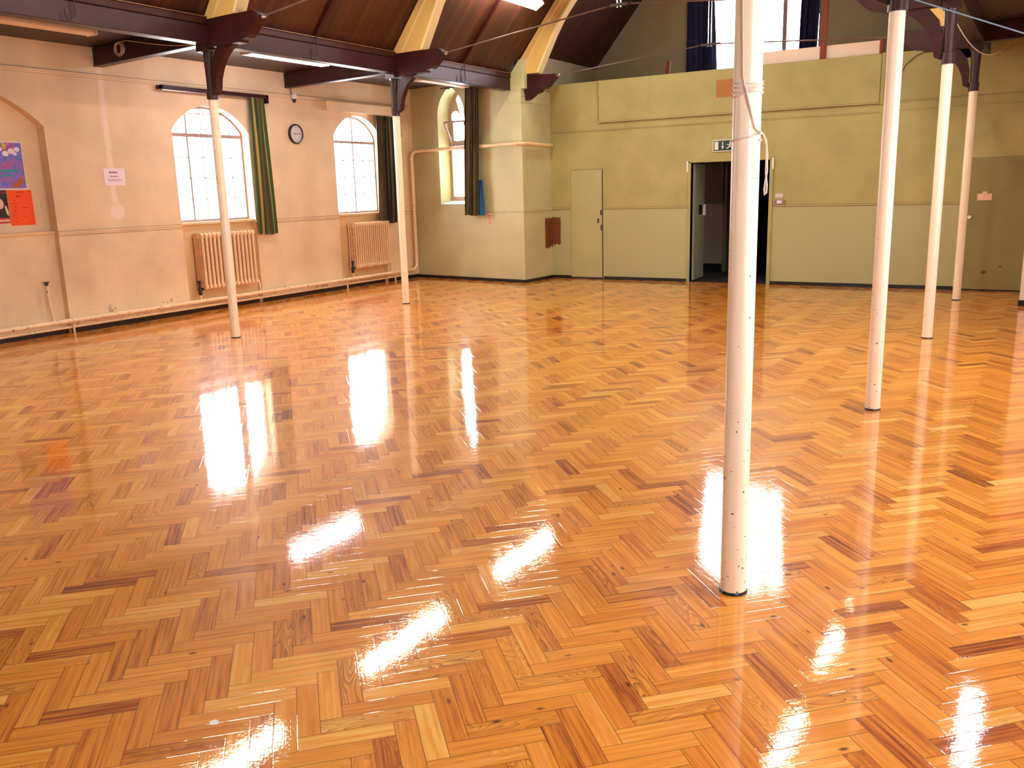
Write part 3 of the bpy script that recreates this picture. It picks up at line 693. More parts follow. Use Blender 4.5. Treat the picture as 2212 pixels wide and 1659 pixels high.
# dark common rafters half way along each bay, and their hooks
def rafter(y, label):
    o = thing('rafter', (XM, y, ZE), label, 'rafter', 'dark rafters between the trusses', 'thing')
    for s in (1, -1):
        xa = XL if s == 1 else XR
        m = MB().bar((xa+.05*s, y, ZE+.02), (XM, y-.0, ZR-.05), .055, .05, up=(0, 1, 0)); m.build('timber', 'darkwood', o, bevel=.003)
for y, t in ((5.37, 'dark thin rafter on the sloping roof near the left edge'), (8.6, 'dark thin rafter on the roof between the first two pale ribs'), (11.83, 'dark thin rafter on the roof between the last two pale ribs')): rafter(y, t)
def hook(y, label):
    pts = [(-7.90, y, 3.50), (-7.895, y, 3.36), (-7.89, y, 3.29)]
    for k in range(1, 9): a = PI*k/8; pts.append((-7.89, y-.055+.055*math.cos(a), 3.29-.055*math.sin(a)))
    pts.append((-7.89, y-.11, 3.33))
    tag(MB().tube(pts, .007, 8).build('iron_hook', 'cable', smooth=True), label, 'hook', 'black hooks hanging at the beam')
hook(5.37, 'black iron hook hanging over the beam near the top left'); hook(8.58, 'black iron hook over the beam right of the lit aisle lamp'); hook(11.82, 'black iron hook over the plum beam above the pointed window')

# aisle tie beams
def aisle_tie(p, q, label):
    o = thing('aisle_tie_beam', p, label, 'beam', 'dark tie beams crossing the aisles', 'thing')
    p, q = Vector(p), Vector(q)
    MB().bar(p+Vector((0,0,.32)), q+Vector((0,0,.32)), .11, .205).build('timber', 'darkwood', o, bevel=.006)
    MB().bar(p+Vector((0,0,.213)), q+Vector((0,0,.213)), .125, .022).build('lower_moulding', 'plum', o, bevel=.006)
aisle_tie((L, 4.0, 3.02), (XL-.08, 3.75, 3.02), 'dark tie beam crossing the left aisle nearest the camera') if False else None
aisle_tie((L, 7.24, 3.03), (XL-.08, 6.99, 3.03), 'dark tie beam from first left column to the wall')
aisle_tie((L, 10.48, 3.03), (XL-.08, 10.22, 3.03), 'dark tie beam from second left column to the wall')
for i, t in ((1, 'dark tie beam over the right aisle from the second right-hand column'), (2, 'dark tie beam over the right aisle from the third right-hand column'), (3, 'dark tie beam over the right aisle from the furthest right-hand column')):
    aisle_tie((XR+.08, YR[i], 3.03), (RX if i < 3 else -.225, YR[i]-(.15 if i < 3 else .05), 3.03), t)

# ------------------------------------------------------------------ iron columns
def make_column(name, label):
    o = thing(name, (0, 0, 0), label, 'column', 'slim white iron columns', 'thing')
    MB().lathe([(.0515, .008), (.050, .05), (.050, 2.64), (.0505, 2.66)], n=36).build('shaft', 'post', o, smooth=True)
    MB().lathe([(.056, 0), (.056, .006), (.0525, .012)], n=36).build('base_ring', 'black', o, smooth=True)
    MB().lathe([(.062, 2.655), (.062, 2.66), (.062, 2.76), (.055, 2.765)], n=36).build('collar', 'iron', o, smooth=True)
    m = MB().lathe([(.050, 2.765), (.052, 2.9), (.060, 3.12), (.066, 3.15)], n=24); m.build('neck', 'iron', o, smooth=True)
    cp = MB().box((-.075, -.10, 3.15), (.075, .10, 3.224)); c = cp.build('cap_plate', 'iron', o)
    for sy in (-.085, .085): MB().lathe([(.012, 3.13), (.012, 3.15)], (0, sy, 0), 6).build('bolt', 'steel', c)
    return o
c0 = make_column('iron_column', None)
cols = [(XR, YR[0], 'large foreground white column with cord wound round it'), (XL, YL[1], 'white column standing in front of the first window and radiator'),
        (XL, YL[2], 'white column in front of the second window by the corner pipe'), (XR, YR[1], 'white column second nearest in the right-hand row'),
        (XR, YR[2], 'white column third in the right-hand row, between two others'), (XR, YR[3], 'furthest column of the right-hand row, duller and beside the green door')]
for i, (x, y, t) in enumerate(cols):
    c = c0 if i == 0 else copy_tree(c0)
    c.location = (x, y, 0); c['label'] = t; c['category'] = 'column'

# ------------------------------------------------------------------ fluorescent fittings
def fitting(x, y, z, ln, lit, label, tilt=0):
    o = thing('ceiling_light', (x, y, z), label, 'ceiling light', None)
    w = .085
    def rot(p): 
        p = Vector(p); c, s = math.cos(tilt), math.sin(tilt); return Vector((x+p.x*c-p.z*s, y+p.y, z+p.x*s+p.z*c))
    def bx(a, b, m, nm, bev=.004):
        k = MB().box(a, b); k.v = [rot(v) for v in k.v]; return k.build(nm, m, o, bevel=bev)
    bx((-.05, -ln/2, .02), (.05, ln/2, .075), 'plastic', 'housing')
    bx((-w, -ln/2+.02, -.045), (w, ln/2-.02, .02), lit, 'diffuser', .02)
    for s in (-1, 1): bx((-w-.003, s*(ln/2-.01)-.012, -.048), (w+.003, s*(ln/2-.01)+.012, .03), 'dif', 'end_cap')
    return o
th = math.atan(SL)
for y, t in ((11.7, 'lit strip light on the left roof slope, furthest down the hall'), (8.50, 'lit strip light on the left roof slope, second bay'), (5.3, 'lit strip light on the left roof slope, nearest the camera')):
    lx = thing_ = fitting(-7.0, y, 4.36, 1.8, 'tube', t, .55)
    for dy in (-.6, .6): MB().tube([(-7.0, y+dy, 4.43), (-7.08, y+dy, 4.60)], .006, 6).build('suspension_rod', 'steel', lx)
o = bpy.data.objects  # ring hanging at the fitting seen at the top edge
for y, t in ((11.3, 'lit strip light on the right roof slope, furthest down the hall'), (8.35, 'lit strip light on the right roof slope, over the foreground column')):
    lx = fitting(-1.93, y, 4.36, 1.8, 'tube', t, -.55)
    for dy in (-.6, .6): MB().tube([(-1.93, y+dy, 4.43), (-1.85, y+dy, 4.60)], .006, 6).build('suspension_rod', 'steel', lx)
fitting(-8.98, 5.55, 3.385, 1.45, 'dif', 'unlit strip light on the left aisle ceiling, nearest the camera')
fitting(-8.78, 8.95, 3.385, 1.45, 'tubecool', 'lit strip light on the left aisle ceiling beside the first column')
fitting(-8.84, 12.55, 3.385, 1.35, 'dif', 'unlit strip light on the left aisle ceiling above the pointed window')
fitting(-.22, 8.25, 3.385, 1.3, 'tubecool', 'lit strip light on the right aisle ceiling')
pts = [(-7.10, 11.05+.035*math.cos(2*PI*k/14), 4.26+.035*math.sin(2*PI*k/14)) for k in range(15)]
tag(MB().tube(pts, .006, 6).build('pull_ring', 'plastic', smooth=True), 'small white ring hanging under the lit strip light at the top edge', 'ring')

# ------------------------------------------------------------------ radiators
def radiator(y0, n, pitch, z0, z1, label, group):
    xb, xf = L-.06, L+.13
    o = thing('radiator', (L+.03, y0+n*pitch/2, 0), label, 'radiator', group)
    first = None
    ym = y0+pitch/2; g = pitch*.30
    m = MB()
    for k in range(4):
        cx = xb+.022+k*(xf-xb-.044)/3
        m.tube([(cx, ym, z0+.03), (cx, ym, z1-.03)], [g, g], 8)
    prof = [(xb+.02, 0), (xb, .02), (xb, .055), (xb+.02, .075), (xf-.02, .075), (xf, .055), (xf, .02), (xf-.02, 0)]
    for zz in (z0, z1-.075): m.prism(prof, lambda a, b, t: Vector((a, ym+t, zz+b)), -g*1.15, g*1.15)
    for zz in ((z0*2+z1)/3, (z0+2*z1)/3): m.box((xb+.02, ym-g*.8, zz-.012), (xf-.02, ym+g*.8, zz+.012))
    first = m.build('section', 'rad', o, smooth=True)
    for k in range(1, n):
        c = first.copy(); COL.objects.link(c); c.location = first.location+Vector((0, k*pitch, 0))
    j = MB()
    for zz in (z0+.038, z1-.038): j.tube([(L+.03, y0, zz), (L+.03, y0+n*pitch, zz)], .026, 12)
    j.build('connector', 'rad', o, smooth=True)
    v = MB(); v.lathe([(.022, 0), (.026, .02), (.026, .10), (.018, .12), (.018, .17), (.024, .18), (.022, .205)], (L+.06, y0-.045, z0-.07), 14); v.tube([(L+.06, y0-.045, z0+.01), (L+.06, y0+.01, z0+.01)], .02, 10)
    v.build('valve', 'black', o, smooth=True)
    p = MB(); p.tube([(L+.06, y0-.045, z0-.06), (L+.06, y0-.045, .19)], .014, 10); p.build('feed_pipe', 'pipe', o, smooth=True); p = MB()
    ye = y0+n*pitch+.045
    p.tube([(L+.06, ye-.05, z0+.03), (L+.06, ye, z0+.03), (L+.07, ye+.01, z0-.01), (L+.08, ye+.012, .19)], .014, 10)
    p.build('feed_pipe', 'pipe', o, smooth=True)
radiator(8.43, 14, .0722, .32, 1.115, 'cream column radiator under the first window, behind the white column', 'cream column radiators')
radiator(11.70, 17, .0555, .33, 1.115, 'cream column radiator under the second window, with finer ribs', 'cream column radiators')

# heating pipe run along the left wall, up the corner and across the aisle end
o = thing('heating_pipe', (L+.1, 10, 0), 'long cream heating pipe along the left wall foot and up the corner', 'pipe')
def arcp(c, a, b, n=5): return [Vector(c)+Vector(a)*math.cos(PI/2*k/n)+Vector(b)*math.sin(PI/2*k/n) for k in range(n+1)]
xp = L+.085
main = [(xp, BACK+.01, .165), (xp, 13.30, .165)]
r_ = .10
path = [Vector(p) for p in main]+[Vector((xp, 13.38, .18)), Vector((xp+.01, 13.43, .23)), Vector((xp+.01, 13.44, .32)), Vector((xp+.01, 13.44, 2.20)), Vector((xp+.02, 13.44, 2.28)), Vector((xp+.07, 13.45, 2.335)), aw(.30, 2.345, .07), aw(2.58, 2.355, .07)]
MB().tube(path, .031, 14).build('pipe', 'pipe', o, smooth=True)
MB().tube([aw(2.58, 2.355, .07), Vector((A1.x+.05, A1.y-.03, 2.355)), Vector((A1.x+.065, A1.y+.05, 2.355)), Vector((PX1+.05, 14.13, 2.34))], .028, 12).build('upper_return', 'pipe', o, smooth=True)
m = MB()
for y in (6.40, 8.86, 11.46, 12.78): m.tube([(xp, y-.012, .165), (xp, y+.012, .165)], .040, 14); m.box((xp-.012, y-.008, 0), (xp+.012, y+.008, .14))
m.build('pipe_bracket', 'pipe', o)
MB().tube([(L+.05, 3.0, .085), (L+.05, 13.2, .085)], .018, 10).build('return_pipe', 'pipe', o, smooth=True)
MB().box((L, 6.5, .068), (L+.035, 8.2, .135)).build('pipe_ledge', 'pipe', o)
m = MB().tube([(L-.02, 6.22, .17), (L-.03, 6.20, .42), (L-.03, 6.20, .62)], .013, 8); m.build('riser', 'pipe', o, smooth=True)
m = MB().lathe([(.012, 0), (.02, .01), (.02, .03), (.01, .04)], (L-.03, 6.20, .61), 10); m.tube([(L-.03, 6.16, .655), (L-.03, 6.24, .655)], .007, 6); m.build('stop_tap', 'iron', o)
# thin conduit in the corner
o = thing('conduit', (L+.012, 13.30, 2.9), 'thin cream conduit hanging down the wall by the corner', 'conduit')
MB().tube([(L+.012, 13.28, 3.12), (L+.012, 13.28, 2.64)], .007, 6).build('conduit', 'pipe', o)
MB().tube([(L+.02, 13.28, 2.66), (L+.02, 13.28, 2.60)], .016, 10).build('end_box', 'pipe', o)

# dark strips along the mouldings: dust and shadow lines put in as colour
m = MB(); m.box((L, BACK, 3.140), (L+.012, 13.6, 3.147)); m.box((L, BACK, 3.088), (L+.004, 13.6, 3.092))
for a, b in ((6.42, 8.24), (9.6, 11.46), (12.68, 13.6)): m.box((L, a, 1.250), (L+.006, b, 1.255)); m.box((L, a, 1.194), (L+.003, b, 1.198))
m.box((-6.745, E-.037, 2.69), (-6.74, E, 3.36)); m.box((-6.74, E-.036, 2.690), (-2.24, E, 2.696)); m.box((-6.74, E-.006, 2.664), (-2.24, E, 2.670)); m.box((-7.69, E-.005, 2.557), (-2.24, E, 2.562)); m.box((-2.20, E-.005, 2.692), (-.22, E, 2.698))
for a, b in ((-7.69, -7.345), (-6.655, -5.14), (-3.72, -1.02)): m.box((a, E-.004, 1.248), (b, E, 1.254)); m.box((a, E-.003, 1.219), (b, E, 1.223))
struct(m.build('trim_8', 'dust_shadow'))
# picture rail, dado rail on the left wall
m = MB(); m.box((L, BACK, 3.115), (L+.018, 13.6, 3.14)); m.box((L, BACK, 3.09), (L+.008, 13.6, 3.096)); struct(m.build('trim_6', 'wall_left'))
m = MB()
for a, b in ((6.42, 8.24), (9.6, 11.46), (12.68, 13.6)): m.box((L, a, 1.228), (L+.014, b, 1.250)); m.box((L, a, 1.20), (L+.007, b, 1.207))
struct(m.build('trim_7', 'wall_left'))

# ------------------------------------------------------------------ curtains, rails
def curtain(fn, u0, u1, v0, v1, z0, z1, folds, amp, m, name='curtain', parent=None, nz=26, reps=2.0, seed=1, pw=1.2):
    """fn(u, z, d): u along the wall, d out of it; u0..u1 at the top, v0..v1 at the hem"""
    rr = random.Random(seed); ph = rr.uniform(0, 6); nu = folds*12
    vs, fs, uv = [], [], []
    for side in (0, 1):
        for j in range(nz+1):
            t = j/nz; z = z1+(z0-z1)*t
            for i in range(nu+1):
                s = i/nu; a = u0+(u1-u0)*s; b = v0+(v1-v0)*s; u = a+(b-a)*t**pw
                d = amp*(.55+.45*t)*(math.sin(2*PI*folds*s+ph+.5*math.sin(3*t+seed))+.35*math.sin(2*PI*folds*2.3*s+2+t*2))
                vs.append(fn(u+.012*math.sin(9*s+4*t+seed), z+.008*math.sin(7*s)*t, d+side*.004))
                uv.append((s*reps, t))
    n = nu+1; M_ = (nz+1)*n
    for j in range(nz):
        for i in range(nu):
            a = j*n+i; fs.append((a, a+1, a+n+1, a+n)); fs.append((M_+a, M_+a+n, M_+a+n+1, M_+a+1))
    for j in range(nz):
        for i in (0, nu): a = j*n+i; fs.append((a, a+n, M_+a+n, M_+a))
    for i in range(nu):
        for j in (0, nz): a = j*n+i; fs.append((a, a+1, M_+a+1, M_+a))
    k = MB().add(vs, fs); ob = k.build(name, m, parent, smooth=True)
    ul = ob.data.uv_layers.new(name='UVMap')
    for l in ob.data.loops: ul.data[l.index].uv = uv[l.vertex_index]
    return ob
fl = lambda u, z, d: Vector((L+.085+d, u, z))
tag(curtain(fl, 9.59, 9.88, 9.54, 9.94, 1.035, 3.04, 4, .022, 'curt', reps=1.7, seed=3), 'long green and gold striped curtain right of the first window', 'curtain', 'striped curtains at the windows')
tag(curtain(lambda u, z, d: Vector((L+.085+d, u, z)), 12.50, 12.97, 12.44, 12.93, 1.07, 2.93, 5, .03, 'curt_dark', reps=2, seed=5), 'dark olive striped curtain right of the second window', 'curtain', 'striped curtains at the windows')
fa = lambda u, z, d: aw(u, z, .13+d)
t = thing('curtain', aw(1.5, 1.17, .13), 'dark brown-green curtain with blue lining over the pointed window', 'curtain', 'striped curtains at the windows')
curtain(fa, 1.49, 1.80, 1.38, 1.70, 1.17, 3.36, 4, .025, 'curt_dark', 'cloth', t, reps=2, seed=9)
curtain(lambda u, z, d: aw(u, z, .10+d), 1.72, 1.80, 1.66, 1.86, 1.17, 1.78, 2, .015, 'bluecloth', 'lining', t, reps=1, seed=11)
o = thing('curtain_rail', (L, 9.0, 3.05), 'long dark curtain rail above the first window', 'curtain rail')
m = MB().box((L+.06, 8.06, 3.035), (L+.12, 9.95, 3.085)); m.build('rail', 'darkwood', o, bevel=.005)
m = MB().box((L, 9.91, 2.965), (L+.12, 9.95, 3.085)); m.box((L, 8.06, 3.035), (L+.12, 8.085, 3.085)); m.build('return_end', 'darkwood', o)
m = MB().box((L+.062, 8.09, 3.022), (L+.09, 9.9, 3.035)); m.build('track', 'steel', o)
o = thing('pelmet_box', (L, 12.2, 2.95), 'shallow cream pelmet box above the second window', 'pelmet')
m = MB().box((L+.07, 11.24, 2.945), (L+.09, 13.10, 3.09)); m.box((L, 11.24, 2.945), (L+.07, 11.26, 3.09)); m.box((L, 13.08, 2.945), (L+.07, 13.1, 3.09)); m.box((L, 11.24, 3.09), (L+.095, 13.1, 3.10)); m.build('board', 'wall_left', o, bevel=.004)
o = thing('curtain_rail', aw(1.5, 3.38, .13), 'short dark rail carrying the curtain at the pointed window', 'curtain rail')
MB().tube([aw(.9, 3.385, .13), aw(1.85, 3.385, .13)], .012, 8).build('rail', 'darkwood', o, smooth=True)
m = MB(); m.box(aw(1.0, 3.37, .0), aw(1.02, 3.40, .13)); m.box(aw(1.8, 3.37, .0), aw(1.82, 3.40, .13)); m.build('bracket', 'darkwood', o)
tag(curtain(lambda u, z, d: Vector((u, G-.10+d, z)), -5.95, -5.66, -5.86, -5.30, 3.33, 6.1, 5, .03, 'navy', reps=2, seed=13, pw=.22), 'navy curtain left of the tall gable window', 'curtain', 'navy curtains at the gable window')
tag(curtain(lambda u, z, d: Vector((u, G-.10+d, z)), -3.66, -3.44, -3.87, -3.58, 3.52, 6.1, 3, .03, 'navy', reps=2, seed=15, pw=.22), 'navy curtain right of the tall gable window', 'curtain', 'navy curtains at the gable window')

# ------------------------------------------------------------------ things on top of the partition
tag(MB().box((-4.15, E+.06, 3.36), (-2.30, E+.09, 3.555)).build('upstand_board', 'reveal', bevel=.003), 'long pale board standing on top of the partition below the gable window', 'board')
tag(MB().box((-2.30, E+.04, 3.36), (-2.245, E+.10, 3.575)).build('end_board', 'rust', bevel=.003), 'short red-brown upright at the right end of the pale board', 'board')
tag(MB().box((-3.13, E+.03, 3.36), (-3.04, E+.058, 5.6)).build('timber_post', 'rust', bevel=.004), 'tall red-brown upright standing on the partition right of the gable window', 'post')
tag(MB().box((-2.10, E+.02, 3.362), (-1.05, E+.14, 3.60)).build('wall_plate_timber', 'darkwood', bevel=.006), 'heavy dark timber lying on the partition behind the right-hand columns', 'beam')
m = MB(); m.prism([(-5.98, 3.31), (-5.90, 3.31), (-5.86, 3.70), (-5.93, 3.72)], lambda a, b, t: Vector((a, 15.2+t, b)), 0, .03)
tag(m.build('leaning_board', 'rust'), 'small red-brown board leaning behind the partition left of the gable window', 'board')
tag(MB().box((-4.675, E-.045, 2.935), (-4.40, E-.035, 3.195)).build('hardboard_square', 'hard'), 'square brown hardboard panel high on the partition beside the foreground column', 'panel')

# ------------------------------------------------------------------ signs, notices, clock
o = thing('exit_sign', (-4.45, E, 2.1), 'green exit sign with white arrow and running figure above the doorway', 'sign')
x0, x1, z0, z1 = -4.722, -4.13, 2.10, 2.285
MB().box((x0, E-.03, z0), (x1, E, z1)).build('frame', 'plastic', o, bevel=.004)
MB().box((x0+.015, E-.033, z0+.015), (x1-.015, E-.029, z1-.015)).build('face', 'green', o)
m = MB().box((x0+.03, E-.036, z0+.03), (x0+.095, E-.033, z1-.028))
xa = x0+.165; m.box((xa-.007, E-.036, z0+.075), (xa+.007, E-.033, z1-.035))
m.prism([(xa-.024, z0+.08), (xa, z0+.035), (xa+.024, z0+.08)], lambda a, b, t: Vector((a, E-.033-t, b)), 0, .003)
xm = x0+.29    # running figure
m.prism([(xm+.016*math.cos(a*.63), z1-.045+.016*math.sin(a*.63)) for a in range(10)], lambda a, b, t: Vector((a, E-.033-t, b)), 0, .003)
def limb(a, b, w=.016): m.bar((a[0], E-.0345, a[1]), (b[0], E-.0345, b[1]), .003, w, up=(0.01, 0, 1))
limb((xm, z1-.06), (xm-.012, z0+.08), .024); limb((xm-.012, z0+.08), (xm+.03, z0+.065)); limb((xm+.03, z0+.065), (xm+.025, z0+.035)); limb((xm-.012, z0+.08), (xm-.04, z0+.05)); limb((xm-.04, z0+.05), (xm-.065, z0+.05))
limb((xm, z1-.065), (xm-.035, z1-.085), .010); limb((xm-.035, z1-.085), (xm-.06, z1-.075), .010); limb((xm, z1-.065), (xm+.03, z1-.09), .010); limb((xm+.03, z1-.09), (xm+.05, z1-.075), .010)
m.box((xm+.13, E-.036, z0+.03), (xm+.195, E-.033, z1-.028))
m.build('symbol', 'paper', o)

o = thing('wall_clock', (L, 10.567, 2.55), 'round black-rimmed clock on the left wall between the windows', 'clock')
cc = (L+.002, 10.567, 2.55)
MB().lathe([(.150, 0), (.155, .02), (.150, .04), (.135, .045), (.128, .02), (.128, 0), (.150, 0)], cc, 36, 'x', cap=False).build('rim', 'black', o, smooth=True)
MB().lathe([(.130, .02), (.130, .026)], cc, 36, 'x').build('dial', 'glassgrey', o)
m = MB()
for k in range(12):
    a = PI/6*k; m.bar((L+.0295, 10.567+.105*math.sin(a), 2.55+.105*math.cos(a)), (L+.0295, 10.567+.118*math.sin(a), 2.55+.118*math.cos(a)), .004, .003, up=(1, 0, 0))
m.build('hour_mark', 'ink', o)
m = MB(); m.bar((L+.032, 10.567+.01, 2.548), (L+.032, 10.567-.065, 2.556), .008, .003, up=(1, 0, 0)); m.bar((L+.034, 10.567-.01, 2.55), (L+.034, 10.567+.09, 2.562), .005, .003, up=(1, 0, 0)); m.build('hand', 'black', o)

def sheet(name, x, y0, y1, z0, z1, m, label, cat, th=.003, group=None):
    o = thing(name, (x, (y0+y1)/2, z0), label, cat, group)
    MB().box((x, y0, z0), (x+th, y1, z1)).build('sheet', m, o); return o
def lines(o, x, rows, m, th=.0012):
    """rows of (y0, y1, z, height), broken into word-like dashes"""
    k = MB(); rr = random.Random(5)
    for y0, y1, z, h in rows:
        y = y0
        while y < y1-.004:
            w = rr.uniform(.008, .022)*max(1, h/.008); w = min(w, y1-y); k.box((x, y, z), (x+th, y+w, z+h)); y += w+.006
    k.build('print', m, o)
o = sheet('notice', L+.002, 7.127, 7.43, 1.795, 2.005, 'paper', 'white printed notice on the left wall beside the pale filler streak', 'notice')
lines(o, L+.005, [(7.205, 7.325, 1.945, .018), (7.215, 7.33, 1.90, .012), (7.185, 7.375, 1.862, .007), (7.185, 7.37, 1.845, .007)], 'ink')
xr_ = L-.138
def poster_mat():
    m = bpy.data.materials.new('violet_painted_poster'); m.use_nodes = True; N = m.node_tree.nodes; K = m.node_tree.links; b = N['Principled BSDF']
    g = N.new('ShaderNodeNewGeometry'); n = N.new('ShaderNodeTexNoise'); n.inputs['Scale'].default_value = 11; n.inputs['Detail'].default_value = 4; n.inputs['Distortion'].default_value = 1; K.new(g.outputs['Position'], n.inputs['Vector'])
    cr = N.new('ShaderNodeValToRGB'); E_ = cr.color_ramp.elements; E_[0].position = .30; E_[0].color = (.05, .20, .42, 1); E_[1].position = .72; E_[1].color = (.70, .35, .55, 1)
    for p, c in ((.42, (.16, .13, .58, 1)), (.52, (.26, .17, .60, 1)), (.62, (.42, .05, .25, 1))): e = E_.new(p); e.color = c
    K.new(n.outputs['Fac'], cr.inputs[0]); K.new(cr.outputs[0], b.inputs['Base Color']); b.inputs['Roughness'].default_value = .5; return m
M['poster'] = poster_mat()
o = sheet('poster', xr_, 5.66, 6.195, 1.765, 2.305, 'paper', 'violet and blue illustrated poster in the arched recess', 'poster')
MB().box((xr_+.003, 5.67, 1.775), (xr_+.0045, 6.185, 2.295)).build('picture', 'poster', o)
m = MB()
for k, (a, b, r) in enumerate([(6.13, 2.22, .035), (6.06, 2.20, .04), (5.99, 2.17, .04), (5.93, 2.22, .03), (6.10, 2.17, .025)]):
    m.prism([(a+r*math.cos(t*.7), b+r*.8*math.sin(t*.7)) for t in range(9)], lambda a_, b_, t, k=k: Vector((xr_+.0045+k*.0003+t, a_, b_)), 0, .0006)
m.build('cloud_shape', 'paper', o)
m = MB().prism([(5.95, 2.29), (6.0, 2.29), (6.005, 2.23), (5.975, 2.215)], lambda a_, b_, t: Vector((xr_+.0045+t, a_, b_)), 0, .002); m.build('yellow_shape', mat('yellow_ink', (.55, .45, .02)), o)
lines(o, xr_+.0047, [(5.80, 6.13, 1.96, .028), (5.82, 6.05, 1.91, .02)], mat('teal_ink', (.03, .30, .35)))
m = MB().prism([(6.0, 1.78), (6.06, 1.85), (6.14, 1.90), (6.18, 1.86), (6.12, 1.80), (6.04, 1.78)], lambda a_, b_, t: Vector((xr_+.0045+t, a_, b_)), 0, .0015); m.build('rust_shape', mat('rust_ink', (.45, .10, .03)), o)
o = sheet('orange_flyer', xr_, 5.945, 6.235, 1.345, 1.752, 'orange', 'bright orange printed flyer in the arched recess', 'flyer', .004)
lines(o, xr_+.004, [(6.06, 6.14, 1.725, .012), (6.04, 6.09, 1.675, .014), (6.0, 6.03, 1.63, .008), (5.975, 6.05, 1.595, .006), (6.0, 6.04, 1.56, .008), (6.10, 6.16, 1.545, .009), (5.975, 6.05, 1.52, .006), (6.0, 6.03, 1.50, .008), (5.975, 6.04, 1.465, .006), (6.0, 6.03, 1.43, .008), (6.11, 6.15, 1.44, .006), (6.0, 6.03, 1.39, .008)], 'orangeink')
o = sheet('dark_poster', xr_, 5.62, 5.935, 1.375, 1.755, 'black', 'black poster with red foot strip left of the orange flyer', 'poster')
MB().box((xr_+.003, 5.62, 1.375), (xr_+.004, 5.935, 1.44)).build('foot_strip', 'red', o)
MB().box((xr_+.003, 5.62, 1.715), (xr_+.004, 5.935, 1.745)).build('head_strip', mat('deep_red_ink', (.16, .01, .01)), o)
lines(o, xr_+.0042, [(5.66, 5.925, 1.395, .026)], 'pinkpaper')
m = MB().prism([(5.84+.045*math.cos(t*.5), 1.60+.06*math.sin(t*.5)) for t in range(13)], lambda a_, b_, t: Vector((xr_+.003+t, a_, b_)), 0, .001); m.prism([(5.89, 1.57), (5.91, 1.58), (5.93, 1.50), (5.92, 1.45), (5.90, 1.50)], lambda a_, b_, t: Vector((xr_+.003+t, a_, b_)), 0, .001); m.build('pale_figure', 'pinkpaper', o)
# faded pink card on the aisle end wall
o = thing('pink_card', aw(1.86, 1.0), 'faded pink card on the wall below the curtain at the pointed window', 'card')
MB().prism([(1.80, 1.0), (1.91, 1.0), (1.91, 1.20), (1.80, 1.20)], lambda a, b, t: aw(a, b, .001+t), 0, .003).build('card', 'pinkpaper', o)
k = MB()
for z in (1.02, 1.05, 1.09, 1.12, 1.15): k.prism([(1.815, z), (1.885, z), (1.885, z+.01), (1.815, z+.01)], lambda a, b, t: aw(a, b, .004+t), 0, .001)
k.build('print', 'red', o)
# thermostat and its label
o = thing('thermostat', (-3.645, E, 1.25), 'small grey control box on the wall right of the doorway', 'thermostat')
MB().box((-3.73, E-.035, 1.255), (-3.565, E, 1.335)).build('body', mat('grey_metal_box', (.34, .28, .28), .4), o, bevel=.004)
MB().box((-3.665, E-.037, 1.275), (-3.595, E-.035, 1.315)).build('panel', 'paper', o)
MB().box((-3.69, E-.038, 1.285), (-3.675, E-.035, 1.31)).build('switch', 'black', o)
o = thing('switch_label', (-3.64, E, 1.37), 'tiny white printed label above the grey control box', 'label')
MB().box((-3.70, E-.003, 1.365), (-3.59, E, 1.42)).build('card', 'paper', o)
k = MB()
for z in (1.375, 1.40):
    for j in range(5): k.box((-3.692+j*.02, E-.004, z), (-3.678+j*.02, E-.003, z+.009))
k.build('print', 'ink', o)
# bare brown patch bridging the corner
def ragged(n, x0, x1, z0, z1, seed, jag=.012):
    rr = random.Random(seed); p = []
    for i in range(n): p.append((x0+(x1-x0)*i/n, z0+rr.uniform(-jag*2.2, jag)))
    for i in range(n): p.append((x1+rr.uniform(-.004, .004), z0+(z1-z0)*i/n))
    for i in range(n): p.append((x1+(x0-x1)*i/n, z1+rr.uniform(-jag*.5, jag*.5)))
    for i in range(n): p.append((x0+rr.uniform(-.004, .004), z1+(z0-z1)*i/n))
    return p
o = thing('bare_wall_patch', (PX1, E, .58), 'ragged dark brown unpainted patch in the corner left of the small door', 'wall patch')
MB().prism(ragged(9, PX1+.002, -7.52, .61, 1.09, 2), lambda a, b, t: Vector((a, E-.001-t, b)), 0, .001).build('right_half', 'brownpatch', o)
MB().prism(ragged(9, 13.93, E-.002, .57, 1.08, 4), lambda a, b, t: Vector((PX1+.006-(E-a)*.0413+.004+t, a, b)), 0, .001).build('left_half', 'brownpatch', o)

# ------------------------------------------------------------------ small services
o = thing('spotlight', (L+.18, 10.46, 3.2), 'small white spotlight with black lens under the second tie beam', 'spotlight')
MB().tube([(L+.05, 10.50, 3.235), (L+.05, 10.50, 3.17), (L+.09, 10.51, 3.12)], .010, 8).build('arm', 'steel', o, smooth=True)
MB().lathe([(.02, 0), (.036, -.02), (.040, -.075), (.034, -.085)], (L+.10, 10.51, 3.155), 16).build('body', 'plastic', o, smooth=True)
MB().lathe([(.030, 0), (.034, -.02), (.022, -.05), (.005, -.06)], (L+.10, 10.51, 3.072), 16).build('lens', 'black', o, smooth=True)
